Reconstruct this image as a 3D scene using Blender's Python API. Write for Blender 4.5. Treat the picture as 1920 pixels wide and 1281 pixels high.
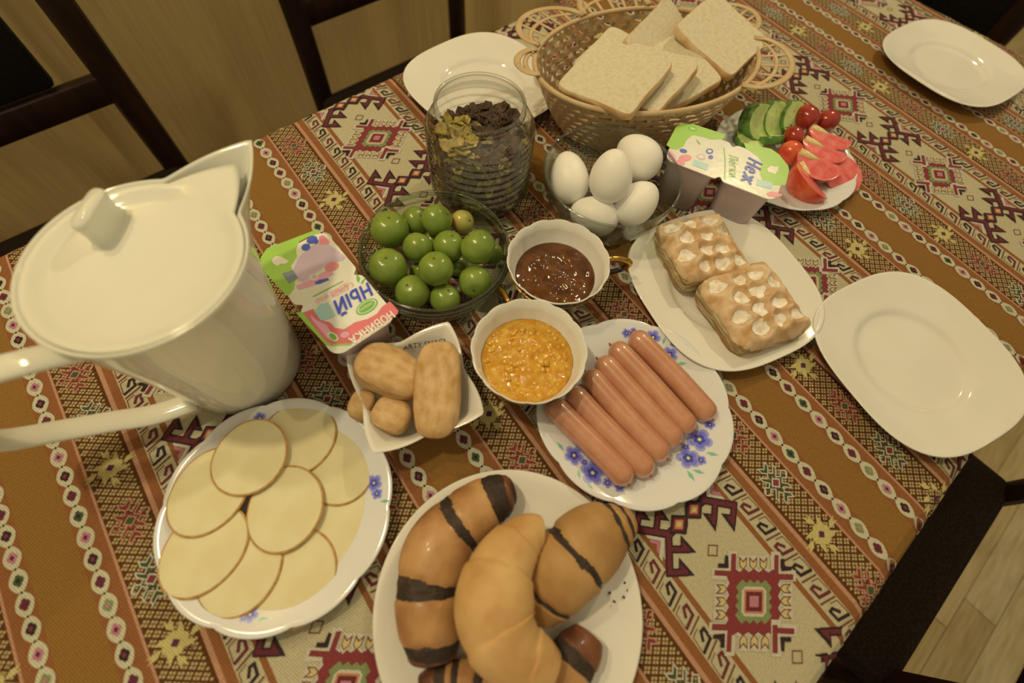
import bpy, bmesh, math, random
import numpy as np
from mathutils import Vector, Matrix, Euler
random.seed(7); rng = np.random.default_rng(7)
sc = bpy.context.scene
for o in list(bpy.data.objects): bpy.data.objects.remove(o)
TZ = 75.0                                    # table height, cm (all lengths in the script are cm)

# ------------------------------------------------------------------ camera, light, exposure
CAM = np.array([11.897, -32.681, 44.459])    # above the table top
RT = np.array([.806022, -.589148, .056853]); DN = np.array([-.506555, -.736316, -.448598]); FW = np.array([.306153, .332781, -.891923])
FPX = 901.03
cam = bpy.data.cameras.new('camera'); co = bpy.data.objects.new('camera', cam); sc.collection.objects.link(co)
M = Matrix.Identity(4)
for i in range(3):
    M[i][0] = RT[i]; M[i][1] = -DN[i]; M[i][2] = -FW[i]
    M[i][3] = (CAM[i] + (TZ if i == 2 else 0)) / 100
co.matrix_world = M
cam.sensor_width = 36; cam.lens = FPX / 1920 * 36; cam.clip_start = .01
cam.dof.use_dof = True; cam.dof.focus_distance = .52; cam.dof.aperture_fstop = 2.8
sc.camera = co

def T(x, y, h=0): return Vector((x / 100, y / 100, (h + TZ) / 100))
def px(x, y, h=0.):                          # the place at height h above the table seen at a photo pixel
    d = RT * ((x - 960) / FPX) + DN * ((y - 640.5) / FPX) + FW
    s = (h - CAM[2]) / d[2]; p = CAM + d * s
    return (float(p[0]), float(p[1]))

w = bpy.data.worlds.new('World'); sc.world = w; w.use_nodes = True
w.node_tree.nodes['Background'].inputs[0].default_value = (1, .80, .44, 1)
w.node_tree.nodes['Background'].inputs[1].default_value = .45
def lamp(name, x, y, h, r, power, col=(1, .81, .46), kind='AREA'):
    l = bpy.data.lights.new(name, kind); l.energy = power; l.color = col
    if kind == 'AREA': l.shape = 'DISK'; l.size = 2 * r / 100
    else: l.shadow_soft_size = r / 100
    o = bpy.data.objects.new(name, l); sc.collection.objects.link(o); o.location = T(x, y, h); return o
lamp('ceiling_lamp', -25, 30, 175, 5, 10.8)
lamp('ceiling_lamp', 215, 40, 175, 5, 20.5)
lamp('ceiling_lamp', -25, 72, 175, 5, 6.8)
lamp('ceiling_lamp', 60, 110, 175, 6, 8.0)
sc.cycles.transparent_max_bounces = 48; sc.cycles.max_bounces = 10
sc.view_settings.view_transform = 'Standard'; sc.view_settings.look = 'None'
sc.view_settings.gamma = 1; sc.view_settings.exposure = -0.16; sc.view_settings.use_curve_mapping = False

# ------------------------------------------------------------------ materials
def lin(c): c = c / 255; return c / 12.92 if c <= .04045 else ((c + .055) / 1.055) ** 2.4
WH = [lin(212) / .84, lin(191) / .84, lin(143) / .84]
def alb(r, g, b): return tuple(min(.95, max(.003, lin(v) / q)) for v, q in zip((r, g, b), WH)) + (1,)
def nd(nt, t, **k):
    n = nt.nodes.new(t)
    for a, b in k.items(): setattr(n, a, b)
    return n
_m = {}
def mat(name, col, rough=.5, spec=.5, noise=None, bump=None, col2=None, sss=0, coat=0, metal=0, trans=0, ramp=(.4, .6), stretch=(1, 1, 1), coord='Object'):
    """principled material; noise=(scale cm^-1) mixes col->col2, bump=(scale, strength, distance cm)"""
    if name in _m: return _m[name]
    m = bpy.data.materials.new(name); m.use_nodes = True; nt = m.node_tree; p = nt.nodes['Principled BSDF']
    p.inputs['Roughness'].default_value = rough; p.inputs['Specular IOR Level'].default_value = spec
    p.inputs['Metallic'].default_value = metal; p.inputs['Coat Weight'].default_value = coat
    p.inputs['Coat Roughness'].default_value = .08
    p.inputs['Transmission Weight'].default_value = trans
    if sss:
        p.inputs['Subsurface Weight'].default_value = sss; p.inputs['Subsurface Radius'].default_value = (1, .6, .3); p.inputs['Subsurface Scale'].default_value = .006
    tc = nd(nt, 'ShaderNodeTexCoord'); mp = nd(nt, 'ShaderNodeMapping'); mp.inputs['Scale'].default_value = tuple(100 * s for s in stretch)
    nt.links.new(tc.outputs[coord], mp.inputs[0])
    n = nd(nt, 'ShaderNodeTexNoise'); n.inputs['Scale'].default_value = noise or .3; n.inputs['Detail'].default_value = 5
    nt.links.new(mp.outputs[0], n.inputs[0])
    r = nd(nt, 'ShaderNodeValToRGB'); r.color_ramp.elements[0].position = ramp[0]; r.color_ramp.elements[1].position = ramp[1]
    c2 = col2 or tuple(min(1, v * .93) for v in col[:3]) + (1,)
    r.color_ramp.elements[0].color = col; r.color_ramp.elements[1].color = c2
    nt.links.new(n.outputs[0], r.inputs[0]); nt.links.new(r.outputs[0], p.inputs['Base Color'])
    if bump:
        b = nd(nt, 'ShaderNodeTexNoise'); b.inputs['Scale'].default_value = bump[0]; b.inputs['Detail'].default_value = 4
        nt.links.new(mp.outputs[0], b.inputs[0]); bp = nd(nt, 'ShaderNodeBump'); bp.inputs['Strength'].default_value = bump[1]; bp.inputs['Distance'].default_value = bump[2] / 100
        nt.links.new(b.outputs[0], bp.inputs['Height']); nt.links.new(bp.outputs[0], p.inputs['Normal'])
    _m[name] = m; return m
def glassmat(name, tint, edge, mn=.04, ior=1.45):
    if name in _m: return _m[name]
    m = bpy.data.materials.new(name); m.use_nodes = True; nt = m.node_tree; nt.nodes.remove(nt.nodes['Principled BSDF'])
    out = nt.nodes['Material Output']; lw = nd(nt, 'ShaderNodeLayerWeight'); lw.inputs[0].default_value = .35
    mx = nd(nt, 'ShaderNodeMix', data_type='RGBA'); mx.inputs[6].default_value = tint; mx.inputs[7].default_value = edge
    nt.links.new(lw.outputs['Facing'], mx.inputs[0])
    tr = nd(nt, 'ShaderNodeBsdfTransparent'); nt.links.new(mx.outputs[2], tr.inputs[0])
    gl = nd(nt, 'ShaderNodeBsdfGlossy'); gl.inputs['Roughness'].default_value = .03
    lf = nd(nt, 'ShaderNodeLayerWeight'); lf.inputs[0].default_value = .5; pw = nd(nt, 'ShaderNodeMath', operation='POWER'); pw.inputs[1].default_value = 3.0; nt.links.new(lf.outputs['Facing'], pw.inputs[0])
    fr = nd(nt, 'ShaderNodeMath', operation='MULTIPLY_ADD'); f0 = ((ior - 1) / (ior + 1)) ** 2; fr.inputs[1].default_value = .85; fr.inputs[2].default_value = f0 * 1.8; nt.links.new(pw.outputs[0], fr.inputs[0])
    nz = nd(nt, 'ShaderNodeTexNoise'); nz.inputs['Scale'].default_value = 60; bp = nd(nt, 'ShaderNodeBump'); bp.inputs['Strength'].default_value = .15; bp.inputs['Distance'].default_value = .002
    nt.links.new(nz.outputs[0], bp.inputs['Height']); nt.links.new(bp.outputs[0], gl.inputs['Normal'])
    ms = nd(nt, 'ShaderNodeMixShader'); nt.links.new(fr.outputs[0], ms.inputs[0]); nt.links.new(tr.outputs[0], ms.inputs[1]); nt.links.new(gl.outputs[0], ms.inputs[2])
    nt.links.new(ms.outputs[0], out.inputs[0]); _m[name] = m; return m

PORC = mat('white_porcelain', alb(212, 191, 143), .08, .5, noise=.15, col2=alb(209, 188, 140))
PORCB = mat('bluish_white_porcelain', alb(207, 189, 148), .1, .5, noise=.15, col2=alb(204, 186, 145))
JUGM = mat('cream_enamel', alb(206, 187, 136), .07, .5, noise=.1, col2=alb(202, 183, 132))

# ------------------------------------------------------------------ object helpers
def link(o, parent=None):
    sc.collection.objects.link(o)
    if parent is not None: o.parent = parent
    return o
def tag(o, label=None, cat=None, group=None, kind=None):
    if label: o['label'] = label
    if cat: o['category'] = cat
    if group: o['group'] = group
    if kind: o['kind'] = kind
    return o
def thing(name, label, cat, x, y, h=0, rz=0, group=None, rot=None):
    o = bpy.data.objects.new(name, None); o.empty_display_size = .02; link(o)
    o.location = T(x, y, h); o.rotation_euler = rot if rot is not None else (0, 0, math.radians(rz))
    return tag(o, label, cat, group)
def mo(name, V, F, mt, parent=None, smooth=True, auto=None, world=False):
    """mesh object, vertices in cm; local to the parent, or above the table if world"""
    me = bpy.data.meshes.new(name); V = np.asarray(V, float) / 100
    if world: V = V + np.array([0, 0, TZ / 100])
    me.from_pydata(V.tolist(), [], [list(f) for f in F]); 
    for m_ in (mt if isinstance(mt, (list, tuple)) else [mt]): me.materials.append(m_)
    if smooth: me.polygons.foreach_set('use_smooth', [True] * len(me.polygons))
    me.update(); o = bpy.data.objects.new(name, me); link(o, parent)
    if auto:
        with_sharp(me, auto)
    return o
def with_sharp(me, ang):
    bm = bmesh.new(); bm.from_mesh(me)
    for e in bm.edges:
        if len(e.link_faces) == 2 and e.calc_face_angle(0) > math.radians(ang): e.smooth = False
    bm.to_mesh(me); bm.free()
class MB:
    def __init__(s): s.v = []; s.f = []
    def add(s, V, F):
        n = len(s.v); s.v += [tuple(v) for v in V]; s.f += [tuple(i + n for i in f) for f in F]; return s
    def obj(s, name, mt, parent=None, **k): return mo(name, s.v, s.f, mt, parent, **k)
def box(cx, cy, cz, sx, sy, sz, bev=.3):
    """bevelled box"""
    bm = bmesh.new(); bmesh.ops.create_cube(bm, size=1)
    for v in bm.verts: v.co = Vector((cx + v.co.x * sx, cy + v.co.y * sy, cz + v.co.z * sz))
    if bev: bmesh.ops.bevel(bm, geom=bm.edges[:], offset=min(bev, .45 * min(sx, sy, sz)), segments=2, affect='EDGES', profile=.5)
    V = [tuple(v.co) for v in bm.verts]; bm.verts.index_update(); F = [tuple(v.index for v in f.verts) for f in bm.faces]; bm.free(); return V, F
def shell(prof, n=96, fn=None, closed=True):
    """surface of revolution through prof [(r,z)], fn(theta, r, z) -> (r, z)"""
    V = []; F = []
    for (r, z) in prof:
        for k in range(n):
            t = 2 * math.pi * k / n; rr, zz = fn(t, r, z) if fn else (r, z); V.append((rr * math.cos(t), rr * math.sin(t), zz))
    for i in range(len(prof) - 1):
        for k in range(n):
            k2 = (k + 1) % n; F.append((i * n + k, i * n + k2, (i + 1) * n + k2, (i + 1) * n + k))
    if closed:
        F.append(tuple(range(n))[::-1]); F.append(tuple((len(prof) - 1) * n + k for k in range(n)))
    return V, F
def smooth_path(P, n):
    P = np.asarray(P, float); m = len(P); out = []
    for i in range(n):
        t = i / (n - 1) * (m - 1); k = min(int(t), m - 2); u = t - k
        p0 = P[max(k - 1, 0)]; p1 = P[k]; p2 = P[k + 1]; p3 = P[min(k + 2, m - 1)]
        out.append(.5 * ((2 * p1) + (-p0 + p2) * u + (2 * p0 - 5 * p1 + 4 * p2 - p3) * u * u + (-p0 + 3 * p1 - 3 * p2 + p3) * u ** 3))
    return np.array(out)
def tube(path, rad, n=16, up=(0, 0, 1), sec=None, caps=True):
    """sweep; rad(i,frac) or list -> (ra sideways, rb up); sec(theta)->factor"""
    path = np.asarray(path, float); m = len(path); V = []; F = []; up = np.array(up, float)
    for i in range(m):
        t = path[min(i + 1, m - 1)] - path[max(i - 1, 0)]; t = t / (np.linalg.norm(t) + 1e-9)
        s = np.cross(t, up); s = s / (np.linalg.norm(s) + 1e-9); b = np.cross(s, t)
        ra, rb = rad[i] if hasattr(rad[i], '__len__') else (rad[i], rad[i])
        for k in range(n):
            a = 2 * math.pi * k / n; f = sec(a, i) if sec else 1
            V.append(tuple(path[i] + s * (math.cos(a) * ra * f) + b * (math.sin(a) * rb * f)))
    for i in range(m - 1):
        for k in range(n):
            k2 = (k + 1) % n; F.append((i * n + k, i * n + k2, (i + 1) * n + k2, (i + 1) * n + k))
    if caps: F.append(tuple(range(n))[::-1]); F.append(tuple((m - 1) * n + k for k in range(n)))
    return V, F
def prism(poly, z0, z1):
    n = len(poly); V = [(x, y, z0) for x, y in poly] + [(x, y, z1) for x, y in poly]
    F = [tuple(range(n))[::-1], tuple(range(n, 2 * n))] + [(i, (i + 1) % n, n + (i + 1) % n, n + i) for i in range(n)]
    return V, F
def vnoise(p, s=1.0):
    from mathutils import noise
    return noise.noise(Vector(p) * s)

# ------------------------------------------------------------------ the table frame (turned 4.7 degrees against the stripes of the cloth)
TH = math.radians(4.7); tt = np.array([math.cos(TH), math.sin(TH)]); tn = np.array([-math.sin(TH), math.cos(TH)])
EL = 24.75; ER = -57.0; EX0 = -62.0; EX1 = 126.0          # left edge, right edge, both ends (cm, along tn / tt)
def tf(t, n): p = tt * t + tn * n; return float(p[0]), float(p[1])
OL = float(np.dot((0, EL), tn)); OR_ = float(np.dot((0, ER), tn)); 

def inst_slab(name, t0, t1, n0, n1, h0, h1, mt, parent=None, bev=.3):
    V, F = box((t0 + t1) / 2, (n0 + n1) / 2, (h0 + h1) / 2, t1 - t0, n1 - n0, h1 - h0, bev)
    V = [(*(tt * a + tn * b), c) for a, b, c in V]
    return mo(name, V, F, mt, parent, world=parent is None, auto=40)

# ================================================================== ROOM
# floor of strip parquet: base slab plus single planks where they can be told apart
FLB = mat('floor_groove', alb(70, 55, 28), .6)
fl = inst_slab('floor', -330, 420, -330, 330, -81, -76.2, FLB, bev=0); tag(fl, kind='structure')
def woodmat(name, c1, c2, rough=.35, stretch=(.25, 2.2, 1), coord='Object', sc_=.5):
    return mat(name, c1, rough, .4, noise=sc_, col2=c2, ramp=(.3, .7), stretch=stretch, bump=(1.5, .08, .02), coord=coord)
PLK = [woodmat('light_oak_plank', alb(168, 138, 82), alb(148, 118, 62)), woodmat('beige_oak_plank', alb(158, 128, 72), alb(138, 108, 54)), woodmat('pale_oak_plank', alb(176, 148, 92), alb(152, 124, 68))]
pm = {}
def plank(t, n, L, Wd, k):
    key = (L, Wd, k)
    if key not in pm:
        V, F = box(0, 0, 0, L - .15, Wd - .15, 1.2, .12); me = bpy.data.meshes.new('plank')
        me.from_pydata((np.array(V) / 100).tolist(), [], F); me.materials.append(PLK[k]); pm[key] = me
    o = bpy.data.objects.new('plank', pm[key]); link(o, fl); x, y = tf(t, n)
    o.location = T(x, y, -75.6); o.rotation_euler = (0, 0, TH)
rr = random.Random(3)
for j in range(31):                           # beyond the right-hand edge of the table
    n = -60 - 7.5 * j + 30; t = 20 - rr.random() * 40
    while t < 235:
        if n < -60.5 and (t > -30): plank(t + 20, n, 40, 7.5, rr.randrange(3))
        t += 40
MBF = MB()                                    # the rest of the floor, not in view from the photograph
for j in range(44):
    n = 325 - 15 * j; t = -320
    while t < 410:
        L = 60; 
        if not (-268 < n < -58 and -30 < t < 235): MBF.add(*[(([(*(tt * a + tn * b), c) for a, b, c in V]), F) for V, F in [box(t + L / 2, n, -75.6, L - .2, 14.8, 1.2, 0)]][0])
        t += 60
o = MBF.obj('planking', PLK[1], fl, smooth=False); o.location = (0, 0, TZ / 100); tag(o, kind='stuff')

WALLM = mat('wall_plaster', alb(178, 158, 108), .9, .2, noise=.05, bump=(3, .1, .05))
wl = inst_slab('wall_left', -330, 420, OL + 92, OL + 100, -81, 190, WALLM, bev=0); tag(wl, kind='structure')
wf = inst_slab('wall_back', 400, 408, -330, OL + 92, -81, 190, WALLM, bev=0); tag(wf, kind='structure')
bb = inst_slab('baseboard_left', -330, 420, OL + 90.5, OL + 92, -75, -67, mat('baseboard_paint', alb(120, 85, 45), .5), bev=.2); tag(bb, kind='structure')
# long curtain beyond the two chairs on the left
CURT = mat('linen_curtain', alb(184, 148, 80), .75, .25, noise=.6, col2=alb(166, 130, 66), ramp=(.25, .75), stretch=(3, 3, .12), bump=(2.5, .15, .05))
V = []; F = []; NT, NH = 420, 10
for i in range(NT + 1):
    t = -150 + 290 * i / NT
    for j in range(NH + 1):
        h = -74 + 255 * j / NH; s = 1 - .25 * j / NH
        q = 2.0 * s * math.sin(t / 5.2 + 1.3 * math.sin(t / 17)) + 1.1 * math.sin(t / 11.7 + 2) + .5 * math.sin(t / 2.3 + h / 90)
        V.append((*(tt * t + tn * (OL + 62 + q)), h))
for i in range(NT):
    for j in range(NH): a = i * (NH + 1) + j; F.append((a, a + NH + 1, a + NH + 2, a + 1))
o = mo('curtain', V, F, CURT, world=True); tag(o, 'long beige-brown curtain in soft folds hanging behind the left chairs', 'curtain')
sm = o.modifiers.new('t', 'SOLIDIFY'); sm.thickness = .002

# ================================================================== CHAIRS
DW = mat('dark_stained_wood', alb(40, 18, 7), .45, .3, noise=.4, col2=alb(26, 11, 4), stretch=(1, 1, .2))
DF = mat('dark_brown_upholstery', alb(34, 22, 10), .9, .08, noise=2.5, col2=alb(24, 15, 7), bump=(9, .5, .05))
BL = mat('black_leatherette', alb(18, 15, 9), .6, .2, noise=1.5, col2=alb(12, 10, 6), bump=(4, .2, .03))
def chair(label, t, n, sgn, seatm=DF, wide=False):
    """back plane at (t, n); the seat extends towards the table: -sgn along n; sgn may also be 'x'"""
    x, y = tf(t, n) if sgn != 'x' else (t, n)
    rz = {1: 4.7, -1: 184.7, 'x': -85.3}[sgn]
    r = thing('dining_chair', label, 'chair', x, y, -75, rz, 'dark dining chairs around the table')
    def part(name, VF, m): return mo(name, VF[0], VF[1], m, r, auto=35)
    # local: x along the back, y away from the table, z up from the floor
    V, F = box(0, -20, 45.2, 40.5, 41, 5.5, 2.2); V = [(a, b, c + .7 * math.cos(a / 13) * math.cos((b + 20) / 13) * (c > 46)) for a, b, c in V]; part('seat', (V, F), seatm)
    part('seat_frame', box(0, -20, 40.5, 38, 38.5, 4, .4), DW)
    for s in (-1, 1):
        P = [(s * 18.7, 1, 0), (s * 18.6, 0, 45), (s * 18.6, .6, 70), (s * 18.6, 4.5, 98)]
        part('post', tube(smooth_path(P, 14), [(2.2, 1.5)] * 14, 10, up=(0, 1, 0)), DW)
        part('leg', tube([(s * 17.5, -38, 0), (s * 17.5, -38, 40)], [1.5, 2.2], 4), DW)
        part('stretcher', box(s * 17.8, -19, 18, 2, 36, 2.5, .3), DW)
    part('lower_rail', box(0, .8, 63.8, 35.5, 2.2, 4.6, .5), DW)
    if wide: part('lower_pad', box(0, .2, 56, 34.5, 2.2, 20, .8), seatm)
    part('top_rail', box(0, 4.3, 95, 38, 2.6, 7, .9), DW)
    V, F = box(0, 0, 0, 34.5 if wide else 23, 2.4, 26, 1); V = [(a, b + 1.2 + (c + 13) / 26 * 2.8, c + 79.4) for a, b, c in V]; part('back_pad', (V, F), BL)
    return r
chair('dark wooden dining chair with padded back beyond the white jug, at top left', -8.3, OL + 38, 1)
chair('dark wooden dining chair behind the jar, second along the curtain side', 61.7, OL + 38, 1)
chair('dark wooden dining chair at lower right with brown padded seat against the cloth', 60.3, OR_ - 20.6, -1)
chair('black chair at the far end of the table beyond the upper right plate', *tf(EX1 + 19, -7), 'x', BL, True)

# ================================================================== TABLE
TW = mat('table_wood', alb(90, 55, 28), .4, .4, noise=.4, col2=alb(70, 40, 20), stretch=(.2, 2, 1))
tb = thing('dining_table', 'long dining table hidden under the patterned cloth', 'table', 0, 0, -75, 0)
V, F = box((EX0 + EX1) / 2, (OL + OR_) / 2, 73.2, EX1 - EX0 - 1.2, OL - OR_ - 1.2, 3.2, .4)
mo('tabletop', [(*(tt * a + tn * b), c) for a, b, c in V], F, TW, tb, auto=40)
for a in (EX0 + 7, EX1 - 7):
    for b in (OR_ + 7, OL - 7):
        V, F = box(a, b, 35.8, 7, 7, 71.5, .5); mo('leg', [(*(tt * p + tn * q), c) for p, q, c in V], F, TW, tb, auto=40)

# ================================================================== TABLECLOTH: woven kilim pattern, every colour field its own polygon
WB, SH = 14.908, -.01875                      # stripe repeat (units of 2 cm), slight skew
CW = np.array([[.2617, .4645, -.2525, -.3426, -.3462, -.2362, -.5126, -.1401, .0175, -.0568],
               [-.6728, -.977, .1789, .3482, .0278, .1327, .5317, .0261, -.067, -.0506]])
def cloth_xy(u, v):
    un = np.clip((u - 25) / 30, -1.6, 1.5); vn = np.clip((v - 5) / 25, -1.1, 1.1); o1 = np.ones_like(un)
    B = np.stack([o1, un, vn, un * un, un * vn, vn * vn, un ** 3, un * un * vn, un * vn * vn, vn ** 3], 1)
    d = B @ CW.T
    return np.stack([2 * (u + d[:, 0]), -2 * (v + SH * u + d[:, 1])], 1)
def drape(XY, z):
    """lay the flat cloth over the table edges"""
    t = XY @ tt; n = XY @ tn; R = 1.6; out = np.zeros((len(XY), 3)); h = np.zeros(len(XY)); 
    def fold(c, e, s):
        over = s * (c - e) + R; c2 = c.copy(); dz = np.zeros_like(c); nrm = np.zeros_like(c)
        a = np.clip(over / R, 0, math.pi / 2); m = over > 0
        c2[m] = (e - s * R) + s * (R + z[m]) * np.sin(a[m]) ; dz[m] = -(R) * (1 - np.cos(a[m])) - np.maximum(0, over[m] - R * math.pi / 2)
        nrm[m] = a[m]; return c2, dz, nrm
    n1, dz1, a1 = fold(n, OL, 1); n2, dz2, a2 = fold(n, OR_, -1); t1, dz3, a3 = fold(t, EX1, 1); t2, dz4, a4 = fold(t, EX0, -1)
    nn = np.where(a1 > 0, n1, np.where(a2 > 0, n2, n)); ttt = np.where(a3 > 0, t1, np.where(a4 > 0, t2, t))
    A = np.maximum.reduce([a1, a2, a3, a4]); dz = np.minimum.reduce([dz1, dz2, dz3, dz4])
    # hem waves only on the hanging part
    wv = np.clip(-dz - 2, 0, 8) * .12
    nn = nn + np.where(a1 > 0, 1, np.where(a2 > 0, -1, 0)) * (.5 + np.sin(t / 6)) * wv
    P = ttt[:, None] * tt + nn[:, None] * tn
    return np.c_[P, z * np.cos(A) + dz]
CP = dict(cream=(174, 152, 98), cream2=(182, 162, 116), brown=(130, 87, 32), dbrown=(84, 46, 22), lat=(84, 46, 16), dot=(170, 138, 80), dot2=(168, 140, 74),
          rust=(130, 76, 34), line=(132, 78, 36), pink=(170, 118, 74), maroon=(98, 42, 36), red=(122, 50, 40), dark=(52, 36, 30), green=(118, 120, 62), dgreen=(66, 74, 38),
          yel=(186, 156, 86), orange=(178, 106, 58), rose=(170, 104, 92), mbrown=(108, 62, 34), plum=(86, 40, 50), lens=(180, 162, 110), straw=(180, 154, 80))
PK = list(CP); TILE = []                      # (layer, colour, [(u,v)...])
def tp(layer, c, pts): TILE.append((layer, PK.index(c), [(float(a), float(b)) for a, b in pts]))
AB = lambda a, b: (.78 * (a - b), .625 * (a + b))
def line(layer, c, pts, wd, f=lambda a, b: (a, b)):
    for (x0, y0), (x1, y1) in zip(pts, pts[1:]):
        d = np.array([x1 - x0, y1 - y0]); L = np.hypot(*d) + 1e-9; d = d / L; q = np.array([-d[1], d[0]]) * wd / 2; e = d * wd * .4
        p = np.array([x0, y0]); r = np.array([x1, y1])
        tp(layer, c, [f(*k) for k in (p - e - q, r + e - q, r + e + q, p - e + q)])
# medallion at (0,0)
def rot4(f, k):
    for _ in range(k): f = (lambda g: (lambda a, b: g(-b, a)))(f)
    return f
def zig(R, dz, n, inner=True):
    pts = []
    for k in range(4):
        for i in range(n * 2):
            s = -R + 2 * R * i / (2 * n); q = R + (dz if i % 2 else 0)
            for _ in range(1):
                a, b = s, -q
                for __ in range(k): a, b = -b, a
                pts.append(AB(a, b))
    return pts
tp(3, 'cream2', zig(1.16, .16, 5)); tp(4, 'red', zig(1.08, .13, 5)); tp(5, 'green', zig(.66, .14, 4))
oct_ = lambda r, c=.28: [AB(*p) for p in [(-r + c * r, -r), (r - c * r, -r), (r, -r + c * r), (r, r - c * r), (r - c * r, r), (-r + c * r, r), (-r, r - c * r), (-r, -r + c * r)]]
tp(6, 'cream2', oct_(.54)); tp(7, 'orange', oct_(.43, .1)); tp(8, 'maroon', oct_(.35, .05)); tp(9, 'rose', oct_(.2, .05))
for k in range(4):
    g = rot4(AB, k)
    for s in (-.5, -.04, .42):                # yellow arrows, white-edged
        tp(4, 'cream2', [g(*p) for p in [(s - .23, -1.72), (s + .23, -1.72), (s + .23, -1.3), (s, -1.02), (s - .23, -1.3)]])
        tp(5, 'mbrown', [g(*p) for p in [(s - .18, -1.68), (s, -1.5), (s + .18, -1.68), (s + .17, -1.32), (s, -1.14), (s - .17, -1.32)]])
        tp(6, 'yel', [g(*p) for p in [(s - .13, -1.56), (s, -1.43), (s + .13, -1.56), (s + .13, -1.34), (s, -1.2), (s - .13, -1.34)]])
    line(4, 'cream2', [(-.98, -.8), (-.98, -1.72)], .42, g); line(5, 'red', [(-.93, -.9), (-.93, -1.68)], .22, g)
    line(4, 'cream2', [(-.8, -.98), (-1.72, -.98)], .42, g); line(5, 'red', [(-.9, -1.0), (-1.68, -1.02)], .2, g)
    tp(6, 'dark', [g(*p) for p in [(-1.62, -1.22), (-1.62, -1.38), (-1.34, -1.38), (-1.32, -1.72), (-1.18, -1.68), (-1.14, -1.22)]])
# hooked motif, left and right of v=4, and small outlined squares
def hook(f):
    for (a, b) in ((0, 0),):
        for sg in (0, 1):
            g = (lambda a, b: f(a, b)) if sg == 0 else (lambda a, b: f(-b, -a))
            for lay, c, dw in ((4, 'dark', .14), (5, 'maroon', 0)):
                line(lay, c, [(-.46, .41), (-1.9, .22)], .2 + dw, g); line(lay, c, [(-.46, .41), (-.1, .1)], .22 + dw, g)
                line(lay, c, [(-1.0, .2), (-.98, -.5)], .17 + dw, g); line(lay, c, [(-1.9, .2), (-1.86, -.5)], .17 + dw, g)
            for x0 in (0, -.88):
                tp(4, 'dark', [g(*p) for p in [(-1.1 + x0, -.9), (-.42 + x0, -.13), (-.92 + x0, -.17), (-1.12 + x0, -.3)]])
                tp(5, 'maroon', [g(*p) for p in [(-1.05 + x0, -.66), (-.66 + x0, -.22), (-.92 + x0, -.25), (-1.06 + x0, -.34)]])
    tp(6, 'dark', [f(*p) for p in [(-.38, -.38), (.38, -.38), (.42, 0), (.38, .4), (0, .36), (-.38, .4)]])
    tp(7, 'maroon', [f(*p) for p in [(-.28, -.28), (.28, -.28), (.28, .28), (-.28, .28)]]); tp(8, 'orange', [f(*p) for p in [(-.19, -.19), (.19, -.19), (.19, .19), (-.19, .19)]])
    tp(9, 'yel', [f(*p) for p in [(-.11, -.11), (.11, -.11), (.11, .11), (-.11, .11)]])
    tp(3, 'cream2', [f(*p) for p in [(-1.5, .4), (-.58, .52), (-.58, 1.48), (-.75, 1.3), (-.74, .68), (-1.35, .58)]])
    tp(3, 'rose', [f(*p) for p in [(-1.3, .6), (-.76, .7), (-.76, 1.2), (-.9, 1.05), (-.9, .82), (-1.2, .76)]])
    tp(2, 'rust', [f(*p) for p in [(-1.5, .5), (-.6, .6), (-.6, 1.5)]])
hook(lambda a, b: (AB(a, b)[0] - .50, AB(a, b)[1] + 4)); hook(lambda a, b: (-AB(a, b)[0] + .50, -AB(a, b)[1] + 4))
for vc in (2.35, 5.65):
    for k in range(4): line(3, 'mbrown', [(-.2, -.2), (.2, -.2)], .045, (lambda g: (lambda a, b: (g(a, b)[0], g(a, b)[1] + vc)))(rot4(AB, k)))
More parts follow.
